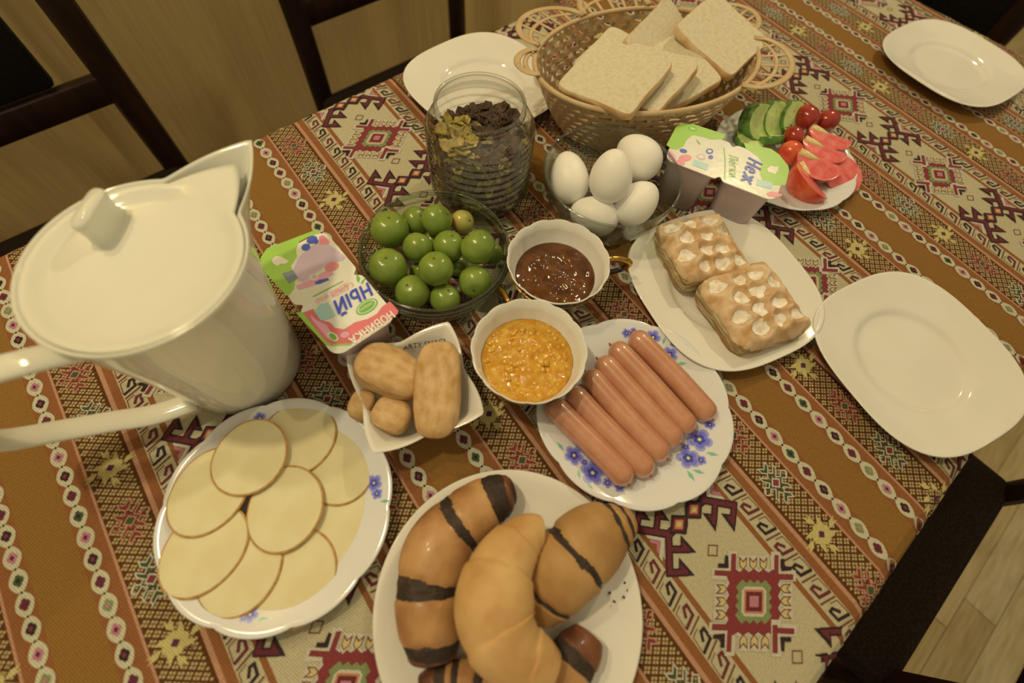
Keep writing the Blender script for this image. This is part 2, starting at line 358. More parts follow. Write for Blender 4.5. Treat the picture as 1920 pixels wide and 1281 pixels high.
# plain bands (u measured outwards from the medallion row)
BANDS = [(0, 1.95, 'cream'), (1.95, 2.2, 'line'), (2.2, 3.08, 'cream'), (3.08, 3.46, 'line'), (3.46, 3.66, 'pink'), (3.66, 5.43, 'lat'), (5.43, 5.54, 'pink'), (5.54, 5.82, 'line'), (5.82, 6.56, 'rust'), (6.56, 7.454, 'brown')]
for sgn in (-1, 1):
    W_ = lambda w_, v, s=sgn: (s * w_, v)
    for k in range(8):                        # key border
        vc = k + .5; dk = (k % 2 == 0) if sgn > 0 else (k % 2 == 1)
        c = 'dark' if dk else 'maroon'; f = lambda a, b, vc=vc: W_(2.64 + a, vc + b)
        line(3, c, [(.09, .06), (-.06, -.2), (-.24, -.2), (-.2, .2), (.34, .36)], .12, f); line(3, 'mbrown', [(.0, -.36), (.34, -.26), (.38, .3)], .035, f)
        line(3, 'mbrown', [(-.36, .4), (.36, .6)], .07, f)
    for n_ in range(8):                       # chain of lozenges
        if sgn < 0: vc = n_ + .15; kind = {2: 'D', 3: 'M', 0: 'G', 1: 'P'}[n_ % 4]
        else: vc = n_ + .27; kind = {3: 'D', 0: 'P', 1: 'G', 2: 'M'}[n_ % 4]
        f = lambda a, b, vc=vc: W_(6.18 + a, vc + b)
        tp(2, 'lens', [f(.34 * math.sin(math.pi * (i / 8)) ** .8, -.56 + 1.12 * i / 8) for i in range(9)] + [f(-.34 * math.sin(math.pi * (i / 8)) ** .8, .56 - 1.12 * i / 8) for i in range(1, 8)])
        c1, c2 = {'D': ('dark', 'red'), 'M': ('maroon', 'plum'), 'G': ('dgreen', 'dark') if (n_ // 4) % 2 else ('green', 'rose'), 'P': ('rose', 'plum')}[kind]
        tp(3, c1, [f(*p) for p in [(-.2, 0), (-.16, -.1), (-.1, -.13), (-.06, -.24), (.06, -.24), (.1, -.14), (.17, -.1), (.2, 0), (.16, .1), (.1, .14), (.06, .24), (-.06, .24), (-.1, .14), (-.16, .1)]])
        tp(4, c2, [f(*p) for p in [(-.09, 0), (0, -.12), (.09, 0), (0, .12)]])
    # lattice ground: pairs of light dots between dark lines, and the three stars
    PIT = 8 / 1.25 / 20; SU = 4.52
    for i in range(-40, 60):
        for j in range(-60, 40):
            for da in (.095, .23):
                for db in (.095, .23):
                    a, b = i * PIT + da, j * PIT + db; u, v = AB(a, b)
                    if 0 <= v < 8 and 3.75 < u < 5.36:
                        r_ = .05; tp(2, 'dot' if (i + j) % 3 else 'dot2', [(sgn * x, y) for x, y in [AB(a - r_, b - r_), AB(a + r_, b - r_), AB(a + r_, b + r_), AB(a - r_, b + r_)]])
    for q in range(3):
        if sgn < 0: vc, kind = [(2.9, 'Y'), (5.57, 'P'), (8.24, 'G')][q]
        else: vc, kind = [(.32, 'Y'), (2.98, 'P'), (5.65, 'G')][q]
        f = lambda a, b, vc=vc: (sgn * SU + .78 * PIT * (a - b) * .93, vc + .625 * PIT * (a + b))
        if kind == 'Y':
            tp(3, 'straw', [f(*p) for p in [(-1.3, -1.3), (1.3, -1.3), (1.3, 1.3), (-1.3, 1.3)]])
            for k in range(4):
                R4 = lambda a, b, k=k: (a, b) if k == 0 else (-b, a) if k == 1 else (-a, -b) if k == 2 else (b, -a)
                g = lambda a, b: f(*R4(a, b))
                tp(3, 'straw', [g(*p) for p in [(-1.7, -1.2), (-2.1, -2.6), (-1.1, -1.7), (-.9, -1.2)]]); tp(3, 'straw', [g(*p) for p in [(-.5, -1.2), (-.7, -2.5), (.3, -1.6), (.4, -1.2)]])
                tp(3, 'straw', [g(*p) for p in [(-1.2, -1.7), (-2.7, -2.1), (-1.7, -1.1), (-1.2, -.9)]])
                tp(4, 'lat', [g(*p) for p in [(1.05, -2.3), (1.25, -2.3), (1.25, -1.05), (1.05, -1.05)]]); tp(4, 'lat', [g(*p) for p in [(.25, -2.3), (.42, -2.3), (.42, -1.5), (.25, -1.5)]])
            tp(5, 'plum', [f(*p) for p in [(-.4, -.4), (.4, -.4), (.4, .4), (-.4, .4)]])
        else:
            cc = 'dgreen' if kind == 'G' else 'red'; ci = 'red' if kind == 'G' else 'dgreen'; cl = 'cream2' if kind == 'G' else 'pink'
            for s in (1, -1):
                g = lambda a, b, s=s: f(s * a, s * b)
                for P_ in ([(-.7, -.7), (-1.6, -1.6)], [(-1.5, -1.5), (-1.5, -2.5)], [(-1.5, -1.5), (-2.5, -1.5)], [(-.2, -.8), (-.22, -2.3)], [(-.8, -.2), (-2.2, -.25)], [(1.0, -.5), (1.1, -1.3)], [(.5, -.8), (1.3, -.75)]):
                    line(3, cc, P_, .36, g)
                line(4, cl, [(-1.75, -2.9), (-1.2, -2.4), (-1.2, -1.35), (-.4, -1.35), (-.45, -2.65), (0, -2.2), (0, -.95), (.8, -.95), (.85, -1.9), (1.6, -1.9), (1.7, -1.0)], .17, g)
                line(4, cl, [(-1.75, -2.9), (-1.8, -1.85), (-2.8, -1.8), (-2.2, -1.25), (-1.3, -1.2), (-1.2, -.5), (-2.5, -.5), (-2, 0), (-1.0, .1), (-1.05, .8), (-1.8, .85), (-1.8, 1.7)], .17, g)
            tp(5, cl, [f(*p) for p in [(-.66, -.66), (.66, -.66), (.66, .66), (-.66, .66)]]); tp(6, ci, [f(*p) for p in [(-.44, -.44), (.44, -.44), (.44, .44), (-.44, .44)]])
# lay the repeats out
LU, LV = [], []; cols = []; sizes = []; lay_ = []
pts_u = np.array([p[0] for t_ in TILE for p in t_[2]]); pts_v = np.array([p[1] for t_ in TILE for p in t_[2]])
tsz = np.array([len(t_[2]) for t_ in TILE]); tcol = np.array([t_[1] for t_ in TILE]); tlay = np.array([t_[0] for t_ in TILE]); tst = np.concatenate([[0], np.cumsum(tsz)[:-1]])
cu = np.array([np.mean([p[0] for p in t_[2]]) for t_ in TILE]); cv = np.array([np.mean([p[1] for p in t_[2]]) for t_ in TILE])
HANG = 14
AU, AV, AL, ASZ, ACOL = [], [], [], [], []
for k in range(-3, 6):
    for m in range(-4, 6):
        XY = cloth_xy(cu + k * WB, cv + 8 * m); t = XY @ tt; n = XY @ tn
        ok = (n < OL + HANG) & (n > OR_ - HANG) & (t > EX0 - HANG) & (t < EX1 + HANG)
        # nothing on the underside of the corner overhangs
        ok &= ~(((n > OL) | (n < OR_)) & ((t > EX1) | (t < EX0)))
        idx = np.nonzero(ok)[0]
        if len(idx) == 0: continue
        sel = np.concatenate([np.arange(tst[i], tst[i] + tsz[i]) for i in idx])
        AU.append(pts_u[sel] + k * WB); AV.append(pts_v[sel] + 8 * m); AL.append(np.repeat(tlay[idx], tsz[idx])); ASZ.append(tsz[idx]); ACOL.append(tcol[idx])
# ground bands as narrow strips
gu, gv, gl, gs, gc = [], [], [], [], []
for k in range(-3, 6):
    for sgn in (-1, 1):
        for (u0, u1, c) in BANDS:
            nn_ = max(1, int(math.ceil((u1 - u0) / .65)))
            for q in range(nn_):
                a0 = k * WB + sgn * (u0 + (u1 - u0) * q / nn_); a1 = k * WB + sgn * (u0 + (u1 - u0) * (q + 1) / nn_)
                for v0 in np.arange(-26, 46, .4):
                    XY = cloth_xy(np.array([(a0 + a1) / 2]), np.array([v0 + .2]))[0]; t = XY @ tt; n = XY @ tn
                    if n > OL + HANG or n < OR_ - HANG or t < EX0 - HANG or t > EX1 + HANG: continue
                    if (n > OL or n < OR_) and (t > EX1 or t < EX0): continue
                    gu += [a0, a1, a1, a0]; gv += [v0, v0, v0 + .4, v0 + .4]; gs.append(4); gc.append(PK.index(c)); gl += [1] * 4
AU.append(np.array(gu)); AV.append(np.array(gv)); AL.append(np.array(gl)); ASZ.append(np.array(gs)); ACOL.append(np.array(gc))
U_ = np.concatenate(AU); V_ = np.concatenate(AV); Ly = np.concatenate(AL); S_ = np.concatenate(ASZ); C_ = np.concatenate(ACOL)
pos = drape(cloth_xy(U_, V_), .02 + Ly * .02 + np.where(Ly > 2, np.repeat(np.arange(len(S_)) % 41, S_) * .0004, 0)) / 100; pos[:, 2] += TZ / 100
me = bpy.data.meshes.new('tablecloth'); nv = len(pos)
me.vertices.add(nv); me.vertices.foreach_set('co', pos.astype(np.float32).ravel())
me.loops.add(nv); me.loops.foreach_set('vertex_index', np.arange(nv, dtype=np.int32))
me.polygons.add(len(S_)); me.polygons.foreach_set('loop_start', np.concatenate([[0], np.cumsum(S_)[:-1]]).astype(np.int32))
pal = np.array([alb(*CP[k]) for k in PK]); colr = np.repeat(pal[C_], S_, axis=0)
uvl = me.uv_layers.new(name='weave'); uvl.data.foreach_set('uv', np.c_[U_, V_].astype(np.float32).ravel())
ca = me.color_attributes.new('yarn', 'FLOAT_COLOR', 'CORNER'); ca.data.foreach_set('color', colr.astype(np.float32).ravel())
me.update(calc_edges=True); me.validate()
# make every face look up (outwards)
bm = bmesh.new(); bm.from_mesh(me)
for f in bm.faces:
    if f.normal.z < -.01 or (abs(f.normal.z) <= .01 and (f.calc_center_median() - Vector((.35, -.15, .75))).dot(f.normal) < 0): f.normal_flip()
bm.to_mesh(me); bm.free()
cm = bpy.data.materials.new('woven_kilim_cloth'); cm.use_nodes = True; nt = cm.node_tree; p = nt.nodes['Principled BSDF']; p.inputs['Roughness'].default_value = .8; p.inputs['Specular IOR Level'].default_value = .12
at_ = nd(nt, 'ShaderNodeAttribute'); at_.attribute_name = 'yarn'
uvn = nd(nt, 'ShaderNodeUVMap'); uvn.uv_map = 'weave'
mp = nd(nt, 'ShaderNodeMapping'); mp.inputs['Scale'].default_value = (1, 1, 1); mp.inputs['Rotation'].default_value = (0, 0, math.radians(20)); nt.links.new(uvn.outputs[0], mp.inputs[0])
wv = nd(nt, 'ShaderNodeTexWave', wave_type='BANDS', bands_direction='X'); wv.inputs['Scale'].default_value = 3.4; wv.inputs['Distortion'].default_value = .6; wv.inputs['Detail'].default_value = 1; nt.links.new(mp.outputs[0], wv.inputs[0])
n1 = nd(nt, 'ShaderNodeTexNoise'); n1.inputs['Scale'].default_value = 9; n1.inputs['Detail'].default_value = 6; nt.links.new(uvn.outputs[0], n1.inputs[0])
n2 = nd(nt, 'ShaderNodeTexNoise'); n2.inputs['Scale'].default_value = .35; n2.inputs['Detail'].default_value = 3; nt.links.new(uvn.outputs[0], n2.inputs[0])
def math_(op, a, b=None, c=None):
    n = nd(nt, 'ShaderNodeMath', operation=op)
    for i, x in enumerate((a, b, c)):
        if x is None: continue
        if isinstance(x, (int, float)): n.inputs[i].default_value = x
        else: nt.links.new(x, n.inputs[i])
    return n.outputs[0]
val = math_('MULTIPLY_ADD', wv.outputs['Fac'], .36, .73); val = math_('MULTIPLY_ADD', n1.outputs[0], .5, math_('SUBTRACT', val, .22))
mx = nd(nt, 'ShaderNodeMix', data_type='RGBA', blend_type='MULTIPLY'); mx.inputs[0].default_value = 1
cb = nd(nt, 'ShaderNodeCombineColor'); [nt.links.new(val, cb.inputs[i]) for i in range(3)]
nt.links.new(at_.outputs['Color'], mx.inputs[6]); nt.links.new(cb.outputs[0], mx.inputs[7]); nt.links.new(mx.outputs[2], p.inputs['Base Color'])
hs = math_('ADD', math_('MULTIPLY', wv.outputs['Fac'], .6), math_('ADD', math_('MULTIPLY', n1.outputs[0], .8), math_('MULTIPLY', n2.outputs[0], 3)))
bp = nd(nt, 'ShaderNodeBump'); bp.inputs['Strength'].default_value = .6; bp.inputs['Distance'].default_value = .0009; nt.links.new(hs, bp.inputs['Height']); nt.links.new(bp.outputs[0], p.inputs['Normal'])
me.materials.append(cm)
o = bpy.data.objects.new('tablecloth', me); link(o); tag(o, 'kilim-patterned striped tablecloth in cream, brown and maroon covering the table', 'tablecloth')

# ================================================================== PLATES
def sq(t, rot, n=2.9):                        # outline of a rounded-square plate, 1 at mid-side
    t = t - rot; return (abs(math.cos(t)) ** n + abs(math.sin(t)) ** n) ** (-1 / n)
def square_plate(label, cx, cy, rot, R=9.75, h=0.05, rz=0, tilt=(0, 0)):
    r = thing('dinner_plate', label, 'plate', cx, cy, h, 0, rot=(math.radians(tilt[0]), math.radians(tilt[1]), 0))
    rot = math.radians(rot)
    def fn(t, rr, z):
        k = max(0, min(1, (rr - 5.6) / (R - 5.6))); return rr * (1 + (sq(t, rot) - 1) * k ** .8), z
    prof = [(.01, .55), (2, .55), (4.6, .56), (5.3, .58), (5.62, .74), (5.85, .98), (6.2, 1.10), (6.8, 1.18), (7.8, 1.34), (8.8, 1.58), (R - .25, 1.82), (R - .08, 1.86), (R, 1.8), (R - .1, 1.7), (8.6, 1.32), (7, .92), (6.1, .62), (5.6, .2), (5.4, 0), (5.0, .02), (4.8, .25), (.01, .25)]
    V, F = shell(prof, 120, fn); mo('plate_body', V, F, PORC, r); return r
square_plate('empty white rounded-square plate at the right-hand table edge', 60.3, -42.0, -10)
square_plate('empty white rounded-square plate at the far end, upper right corner', 111.2, -16.3, -2)
square_plate('empty white rounded-square plate behind the jar and beside the bread basket', 46.8, 17.6, 5)
P_PAST = square_plate('white rounded-square plate under the two sugared lattice pastries', 49.9, -24.2, -12)

def scal(n, a, R):
    def f(t, rr, z):
        k = (rr / R) ** 3; s = abs(math.sin(n * t / 2)); return rr * (1 + a * (s ** .7 - .6) * k), z + .07 * (s - .5) * k
    return f
def round_prof(R, zr, well=.55, wr=.62):
    w = R * wr
    return [(.01, well), (w * .7, well), (w * .92, well + .03), (w, well + .12), (w * 1.1, well + .35), (R * .85, zr * .72 + .1), (R * .95, zr * .92), (R - .1, zr), (R, zr - .06), (R - .12, zr - .16), (R * .84, zr * .7 - .12), (w * 1.08, .32), (w * .98, .02), (w * .9, 0), (w * .86, .22), (.01, .25)]
def prof_z(prof, r):
    P = prof[:8]
    for (r0, z0), (r1, z1) in zip(P, P[1:]):
        if r <= r1: return z0 + (z1 - z0) * (r - r0) / (r1 - r0 + 1e-9)
    return P[-1][1]
def scallop_plate(label, cx, cy, R, n, rot=0, zr=1.7, a=.03):
    r = thing('scalloped_plate', label, 'plate', cx, cy, .05, rot)
    prof = round_prof(R, zr); V, F = shell(prof, 160, scal(n, a, R)); mo('plate_body', V, F, PORCB, r); r['prof'] = 0
    return r, prof
BLU = mat('violet_blue_glaze', alb(112, 104, 150), .25); BLU2 = mat('pale_violet_glaze', alb(150, 140, 178), .25); BLD = mat('deep_blue_glaze', alb(70, 62, 120), .25)
GRN = mat('leaf_green_glaze', alb(120, 165, 115), .25); YLW = mat('flower_eye_yellow_glaze', alb(205, 195, 70), .25)
def spray(root, prof, items):
    """printed flower sprays laid on the plate surface: items (kind, x, y, size, angle) local"""
    MS = [BLU2, BLU, BLD, YLW]
    for kind, x, y, s, ang in items:
        V = []; F = []; mi = []
        def put(k, poly, dz):
            n0 = len(V); V.extend([(a, b, prof_z(prof, math.hypot(a, b)) + dz) for a, b in poly]); F.append(tuple(range(n0, n0 + len(poly)))); mi.append(k)
        if kind == 'f':
            for k in range(5):
                a = ang + k * 2 * math.pi / 5
                for (m_, q, dz) in ((0, 1.0, .02), (1, .78, .028), (2, .45, .036)):
                    P = []
                    for i in range(12):
                        b = i / 12 * 2 * math.pi; l = s * q * (.52 + .5 * math.cos(b)); wd = s * q * .42 * math.sin(b) * (1 + .15 * math.cos(b))
                        P.append((x + math.cos(a) * l - math.sin(a) * wd, y + math.sin(a) * l + math.cos(a) * wd))
                    put(m_, P, dz + k * .0012)
            put(3, [(x + .15 * s * math.cos(i), y + .15 * s * math.sin(i)) for i in [j * math.pi / 4 for j in range(8)]], .046)
            o = mo('printed_flower', V, F, MS, root, smooth=False); o.data.polygons.foreach_set('material_index', mi)
        else:
            put(0, [(x, y), (x + s * .5 * math.cos(ang + .35), y + s * .5 * math.sin(ang + .35)), (x + s * math.cos(ang), y + s * math.sin(ang)), (x + s * .5 * math.cos(ang - .35), y + s * .5 * math.sin(ang - .35))], .015)
            mo('printed_leaf', V, F, GRN, root, smooth=False)
def at_px(items, cx, cy, h=1.5):
    out = []
    for k, X, Y, s, a in items:
        q = px(X, Y, h); out.append((k, q[0] - cx, q[1] - cy, s, a))
    return out
CHX, CHY = 1.5, -18.0
pr, pf = scallop_plate('scalloped plate with small violet flowers, holding the cheese slices', CHX, CHY, 9.35, 10, 8)
pr.rotation_euler = (0, 0, 0)
spray(pr, pf, at_px([('f', 700, 905, .75, .3), ('f', 706, 925, .5, 1.2), ('l', 712, 940, .9, -.6), ('f', 467, 1153, .6, .5), ('l', 478, 1165, .9, -.4), ('f', 486, 783, .55, 0), ('f', 455, 1158, .35, 1)], CHX, CHY, 1.6))
SAX, SAY = 32.1, -28.85
pr, pf = scallop_plate('scalloped plate with blue flower sprays, holding six sausages', SAX, SAY, 9.4, 10, 0)
spray(pr, pf, at_px([('l', 1058, 845, 1, 1.6), ('f', 1077, 853, .95, .3), ('l', 1085, 880, .9, -2.2), ('f', 1112, 886, 1.15, .8), ('f', 1097, 866, .4, 0), ('f', 1140, 905, .5, .2), ('f', 1162, 913, .5, .9), ('l', 1100, 905, .8, -1.5),
    ('f', 1315, 822, 1.15, .2), ('f', 1294, 857, 1.05, 1.1), ('l', 1325, 848, 1.1, -.9), ('l', 1290, 880, 1.2, -1.8), ('l', 1300, 880, 1.1, -1.0), ('f', 1333, 795, .5, .4), ('f', 1316, 862, .5, 0), ('f', 1291, 835, .4, 0), ('l', 1303, 800, .9, 2.1),
    ('f', 1225, 632, .8, .4), ('f', 1257, 663, .85, 1.3), ('f', 1175, 624, .5, 0), ('l', 1243, 645, .9, .5), ('l', 1270, 680, 1.1, -.6), ('f', 1262, 645, .35, .4), ('f', 1188, 620, .35, .7)], SAX, SAY, 1.5))
PV = scallop_plate('small white scalloped plate with cucumber and tomato pieces', 71.9, -15.0, 9.3, 12, 0, 1.6, .02)
# wide coupe plate of croissants
CRX, CRY = 12.8, -35.3
r = thing('serving_plate', 'large plain white round plate under the croissants', 'plate', CRX, CRY, .02)
V, F = shell([(.01, .5), (6, .5), (8.2, .56), (8.9, .72), (9.8, 1.02), (10.5, 1.2), (10.62, 1.18), (10.5, 1.08), (9, .5), (7.6, .1), (7.2, 0), (6.9, .15), (.01, .2)], 128); mo('plate_body', V, F, PORC, r)
r2 = thing
CRUMB = mat('chocolate_crumb', alb(60, 40, 20), .8)
for i, (X, Y) in enumerate([(1170, 1093), (1175, 1107), (1150, 1128), (1143, 1112), (1186, 1099), (1168, 1120)]):
    a, b = px(X, Y, .7); V, F = box(0, 0, 0, .22, .17, .12, .04); o = mo('crumb', V, F, CRUMB); o.location = T(a, b, .72 if math.hypot(a - CRX, b - CRY) < 8.3 else .95); o.rotation_euler = (0, 0, i)
    tag(o, 'dark chocolate crumb on the croissant plate, ' + ['farthest from the viewer of the six', 'in the middle of the six', 'nearest the viewer of the six', 'leftmost of the six', 'rightmost of the six', 'just below the middle one'][i], 'crumb', 'crumbs on the croissant plate')

# ================================================================== CHEESE
CHS = mat('pale_smoked_cheese', alb(209, 181, 114), .6, .3, noise=.35, col2=alb(204, 175, 106), sss=.25)
RIND = mat('cheese_rind', alb(184, 132, 58), .5, .4, noise=2, col2=alb(166, 112, 44))
def cheese(X, Y, wa, wb, ang, lvl, label):
    h = 1.02 + lvl * .24; x, y = px(X, Y, h); 
    r = thing('cheese_slice', label, 'cheese', x, y, h - .11, 0, 'cheese slices fanned on the plate')
    def fn(t, rr, z):
        tt_ = t - ang; e = 1 / math.sqrt((math.cos(tt_) / wa) ** 2 + (math.sin(tt_) / wb) ** 2); return rr * e * (1 + .012 * math.sin(3 * t + lvl)), z - .12 * (rr) ** 3 * (lvl > 0) * .8
    V, F = shell([(.001, .2), (.5, .2), (.95, .2), (.952, .0), (.001, 0)], 72, fn); mo('slice_body', V, F, CHS, r, auto=40)
    V, F = shell([(.952, .198), (.98, .19), (1, .12), (.995, .03), (.952, 0)], 72, fn, closed=False); mo('rind', V, F, RIND, r)
    return r
ZC = lambda x, y: (260 + x / 2.562, 730 + y / 2.562)
sl = [((985, 628), 3.15, 2.95, .8, 0, 'cheese slice at the right rim of the plate, lowest there'),
      ((748, 900), 3.35, 2.95, .9, 1, 'cheese slice nearest the croissant plate, bottom of the ring'),
      ((968, 362), 3.15, 2.9, .9, 1, 'cheese slice at the upper right rim beside the snack bowl'),
      ((480, 856), 3.25, 2.95, .7, 2, 'cheese slice at the lower rim, partly under the lower left one'),
      ((765, 232), 3.1, 2.95, .4, 2, 'topmost cheese slice in the picture, at the far rim of the plate'),
      ((312, 770), 3.35, 2.75, .2, 3, 'cheese slice at the lower left rim over its neighbour'),
      ((702, 570), 3.2, 2.75, .8, 3, 'cheese slice in the middle of the plate'),
      ((336, 488), 3.4, 2.75, .45, 4, 'cheese slice at the left rim of the plate'),
      ((532, 323), 3.05, 2.75, .5, 5, 'uppermost cheese slice, lying over three others at upper left')]
for c, a, b, an, lv, lb in sl: cheese(*ZC(*c), a * 1.1, b * 1.12, an + math.radians(10), lv, lb)

# ================================================================== SAUSAGES
SAUS = mat('pink_sausage', alb(184, 120, 72), .35, .5, noise=.5, col2=alb(174, 108, 62), sss=.12, coat=1.0, bump=(1.2, .1, .03))
STIP = mat('sausage_tip', alb(150, 72, 46), .5)
NM = ['first', 'second', 'third', 'fourth', 'fifth', 'sixth']
sa = [((1196, 638), (1322, 772)), ((1157, 660), (1286, 794)), ((1133, 686), (1262, 817)), ((1110, 710), (1236, 845)), ((1082, 742), (1205, 876)), ((1046, 765), (1164, 893))]
for i, (a, b) in enumerate(sa):
    h = 2.0; A = np.array([*px(*a, h), h]); B = np.array([*px(*b, h), h]); 
    if i == 5: A = A + (A - B) * .02
    base = (A + B) / 2; r = thing('sausage', ['pink sausage at the right end of the row, nearest the pastry plate', 'second pink sausage from the pastry-plate end of the row', 'third pink sausage from the pastry-plate end of the row', 'fourth pink sausage from the pastry-plate end of the row', 'fifth pink sausage in the row, its end near the yellow jam cup', 'pink sausage at the left end of the row, partly under the yellow jam cup'][i], 'sausage', base[0], base[1], h, 0, 'sausages on the flowered plate')
    d = (B - A) / 2; L = np.linalg.norm(d); u = d / L; side = np.array([-u[1], u[0], 0]); n = 40; P = []; R = []
    for k in range(n):
        s = -1 + 2 * k / (n - 1); Rr = 1.14
        e = abs(s) * (L + .95); over = e - (L + .95 - 1.1); rad = Rr if over < 0 else Rr * math.sqrt(max(.0, 1 - (over / 1.12) ** 2))
        P.append(u * s * (L + .95) + side * .18 * math.sin((s + 1) * 1.5 + i)); R.append(max(rad, .06))
    V, F = tube(P, R, 24); mo('sausage_body', V, F, SAUS, r)
    for s in (1, -1):
        V, F = tube([u * s * (L + .8), u * s * (L + 1.02), u * s * (L + 1.16) + np.array([.05, .03, 0])], [.2, .13, .07], 8); mo('twisted_tip', V, F, STIP, r)

# ================================================================== JAM CUPS
CUPO = mat('black_and_gold_cup_outside', alb(30, 30, 28), .12, coat=.5); GOLD = mat('gold_lustre', (.62, .38, .10, 1), .22, metal=1, noise=1, col2=(.5, .28, .06, 1))
def cup(label, cx, cy, hr, R, hang, fill, jm, jname, lumps, rot=0):
    r = thing('cream_soup_cup', label, 'cup', cx, cy, .1, rot)
    fn0 = scal(14, .026, R); zt = hr - .1
    prof = [(.01, .7), (1.4, .72), (2.6, 1.3), (3.6, 2.3), (4.3, 3.5), (4.75, 4.6), (R - .12, zt), (R, zt - .02), (R - .02, zt - .14)]
    outp = [(R - .02, zt - .14), (4.75, 4.3), (4.25, 3.1), (3.5, 1.9), (2.5, .95), (1.9, .6), (1.75, .3), (1.9, 0), (1.55, 0), (1.45, .4), (.01, .45)]
    V, F = shell(prof, 144, fn0, closed=False); F.append(tuple(range(144))[::-1]); mo('cup_inside', V, F, PORC, r)
    V, F = shell(outp, 144, fn0, closed=False); F.append(tuple((len(outp) - 1) * 144 + k for k in range(144))); mo('cup_outside', V, F, CUPO, r)
    V, F = shell([(4.62, 4.05), (4.68, 4.3), (4.85, 4.55), (4.87, 4.45), (4.72, 4.2), (4.66, 4.0)], 96, fn0, closed=False); mo('gold_band', V, F, GOLD, r)
    for a in hang:
        ca_, sa_ = math.cos(a), math.sin(a); P = []
        for q in np.linspace(0, 1, 18):
            th = math.pi * q; rr = 4.85 + .3 * (1 - q) + 2.7 * math.sin(th); z = 4.0 + 1.2 * math.cos(th); P.append((ca_ * rr, sa_ * rr, z))
        n = len(P); V, F = tube(P[:n // 2 + 3], [(.42, .3)] * (n // 2 + 3), 12, up=(-sa_, ca_, 0)); h = mo('handle', V, F, GOLD, r); tag(h, 'gold cup handle')
        V, F = tube(P[n // 2 + 2:], [(.36, .26)] * (n - n // 2 - 2), 12, up=(-sa_, ca_, 0)); mo('handle_underside', V, F, CUPO, h)
    # contents
    V = []; F = []; NR, NT = 26, 90
    for i in range(NR + 1):
        rr = fill[0] * i / NR
        for k in range(NT):
            t = 2 * math.pi * k / NT; x, y = rr * math.cos(t), rr * math.sin(t)
            z = fill[1] + lumps * (vnoise((x, y, cx), .9 if jname[0] == 'y' else .45) + .5 * vnoise((x, y, cy), 2.1)) * (1 - (i / NR) ** 6); V.append((x, y, z))
    for i in range(NR):
        for k in range(NT): k2 = (k + 1) % NT; F.append((i * NT + k, (i + 1) * NT + k, (i + 1) * NT + k2, i * NT + k2))
    V += [(3.0 * math.cos(2 * math.pi * k / NT), 3.0 * math.sin(2 * math.pi * k / NT), 1.9) for k in range(NT)]
    for k in range(NT): k2 = (k + 1) % NT; F.append((NR * NT + k, (NR + 1) * NT + k, (NR + 1) * NT + k2, NR * NT + k2))
    j = mo(jname, V, F, jm); j.location = T(cx, cy, .1); return r, j
JAMD = mat('amber_fig_jam', alb(98, 52, 12), .1, .5, noise=.6, col2=alb(68, 30, 5), ramp=(.35, .65), coat=.3, bump=(1.1, .5, .10))
JAMY = mat('orange_preserve', alb(182, 114, 6), .13, .5, noise=1.3, col2=alb(194, 138, 36), ramp=(.4, .62), coat=.5, bump=(3.5, .9, .10))
_, j = cup('scalloped gold-rimmed cup of dark amber jam', 34.3, -13.6, 5.9, 5.12, [math.atan2(px(1175, 517, 4)[1] + 13.6, px(1175, 517, 4)[0] - 34.3)], (4.13, 3.25), JAMD, 'dark_jam', .45, 10)
tag(j, 'dark amber jam filling the cup nearer the egg bowl', 'jam')
_, j = cup('scalloped gold-rimmed cup of orange-yellow preserve', 26.0, -19.75, 5.9, 5.2, [math.atan2(px(945, 553, 5)[1] + 19.75, px(945, 553, 5)[0] - 26.0)], (4.33, 3.55), JAMY, 'yellow_preserve', .3, 0)
tag(j, 'lumpy orange-yellow preserve filling the nearer cup', 'jam')
def blobs(root, n, R, z, mt_, name, s0, s1, seed):
    rg = random.Random(seed); mb = MB()
    for i in range(n):
        a = rg.random() * 6.28; q = math.sqrt(rg.random()) * R; s = rg.uniform(s0, s1); V, F = shell([(.01, s * .5), (s * .6, s * .38), (s * .95, .05), (s, -.1)], 7, lambda t, r_, zz: (r_ * (1 + .25 * math.sin(2 * t + a)), zz), closed=False)
        F = F + [tuple(range(7))[::-1]]; mb.add([(x + q * math.cos(a), y + q * math.sin(a), zz + z) for x, y, zz in V], F)
    o = mb.obj(name, mt_, root); tag(o, kind='stuff')
blobs(bpy.data.objects['yellow_preserve'], 70, 4.0, 3.5, mat('preserve_pulp', alb(196, 138, 34), .15, coat=.5, noise=2, col2=alb(184, 118, 14)), 'fruit_pulp', .2, .5, 4)

# ================================================================== GLASS BOWLS
GL = glassmat('clear_bowl_glass', (.99, .995, .985, 1), (.60, .68, .62, 1)); GLR = glassmat('glass_rim', (.86, .90, .87, 1), (.42, .50, .45, 1), ior=1.6)
def bowl(name, label, cx, cy, R, H, prof_in, prof_out, facets=None):
    r = thing(name, label, 'bowl', cx, cy, .05)
    def fn(t, rr, z): return (rr * (1 + facets[1] * math.cos(facets[0] * t) * (1 if z < H * .6 else 0)), z) if facets else (rr, z)
    V, F = shell(prof_in, 96, None, closed=False); F.append(tuple(range(96))[::-1]); mo('inner_surface', V, F, GL, r)
    V, F = shell(prof_out, 96, fn, closed=False); F.append(tuple(range(96))[::-1]); mo('outer_surface', V, F, GL, r)
    P = [(R - .02 + .17 * math.cos(a), H + .12 * math.sin(a)) for a in np.linspace(0, 2 * math.pi, 12)]; V, F = shell(P, 96, None, closed=False); mo('rim', V, F, GLR, r)
    return r
PLX, PLY = 25.3, -4.9
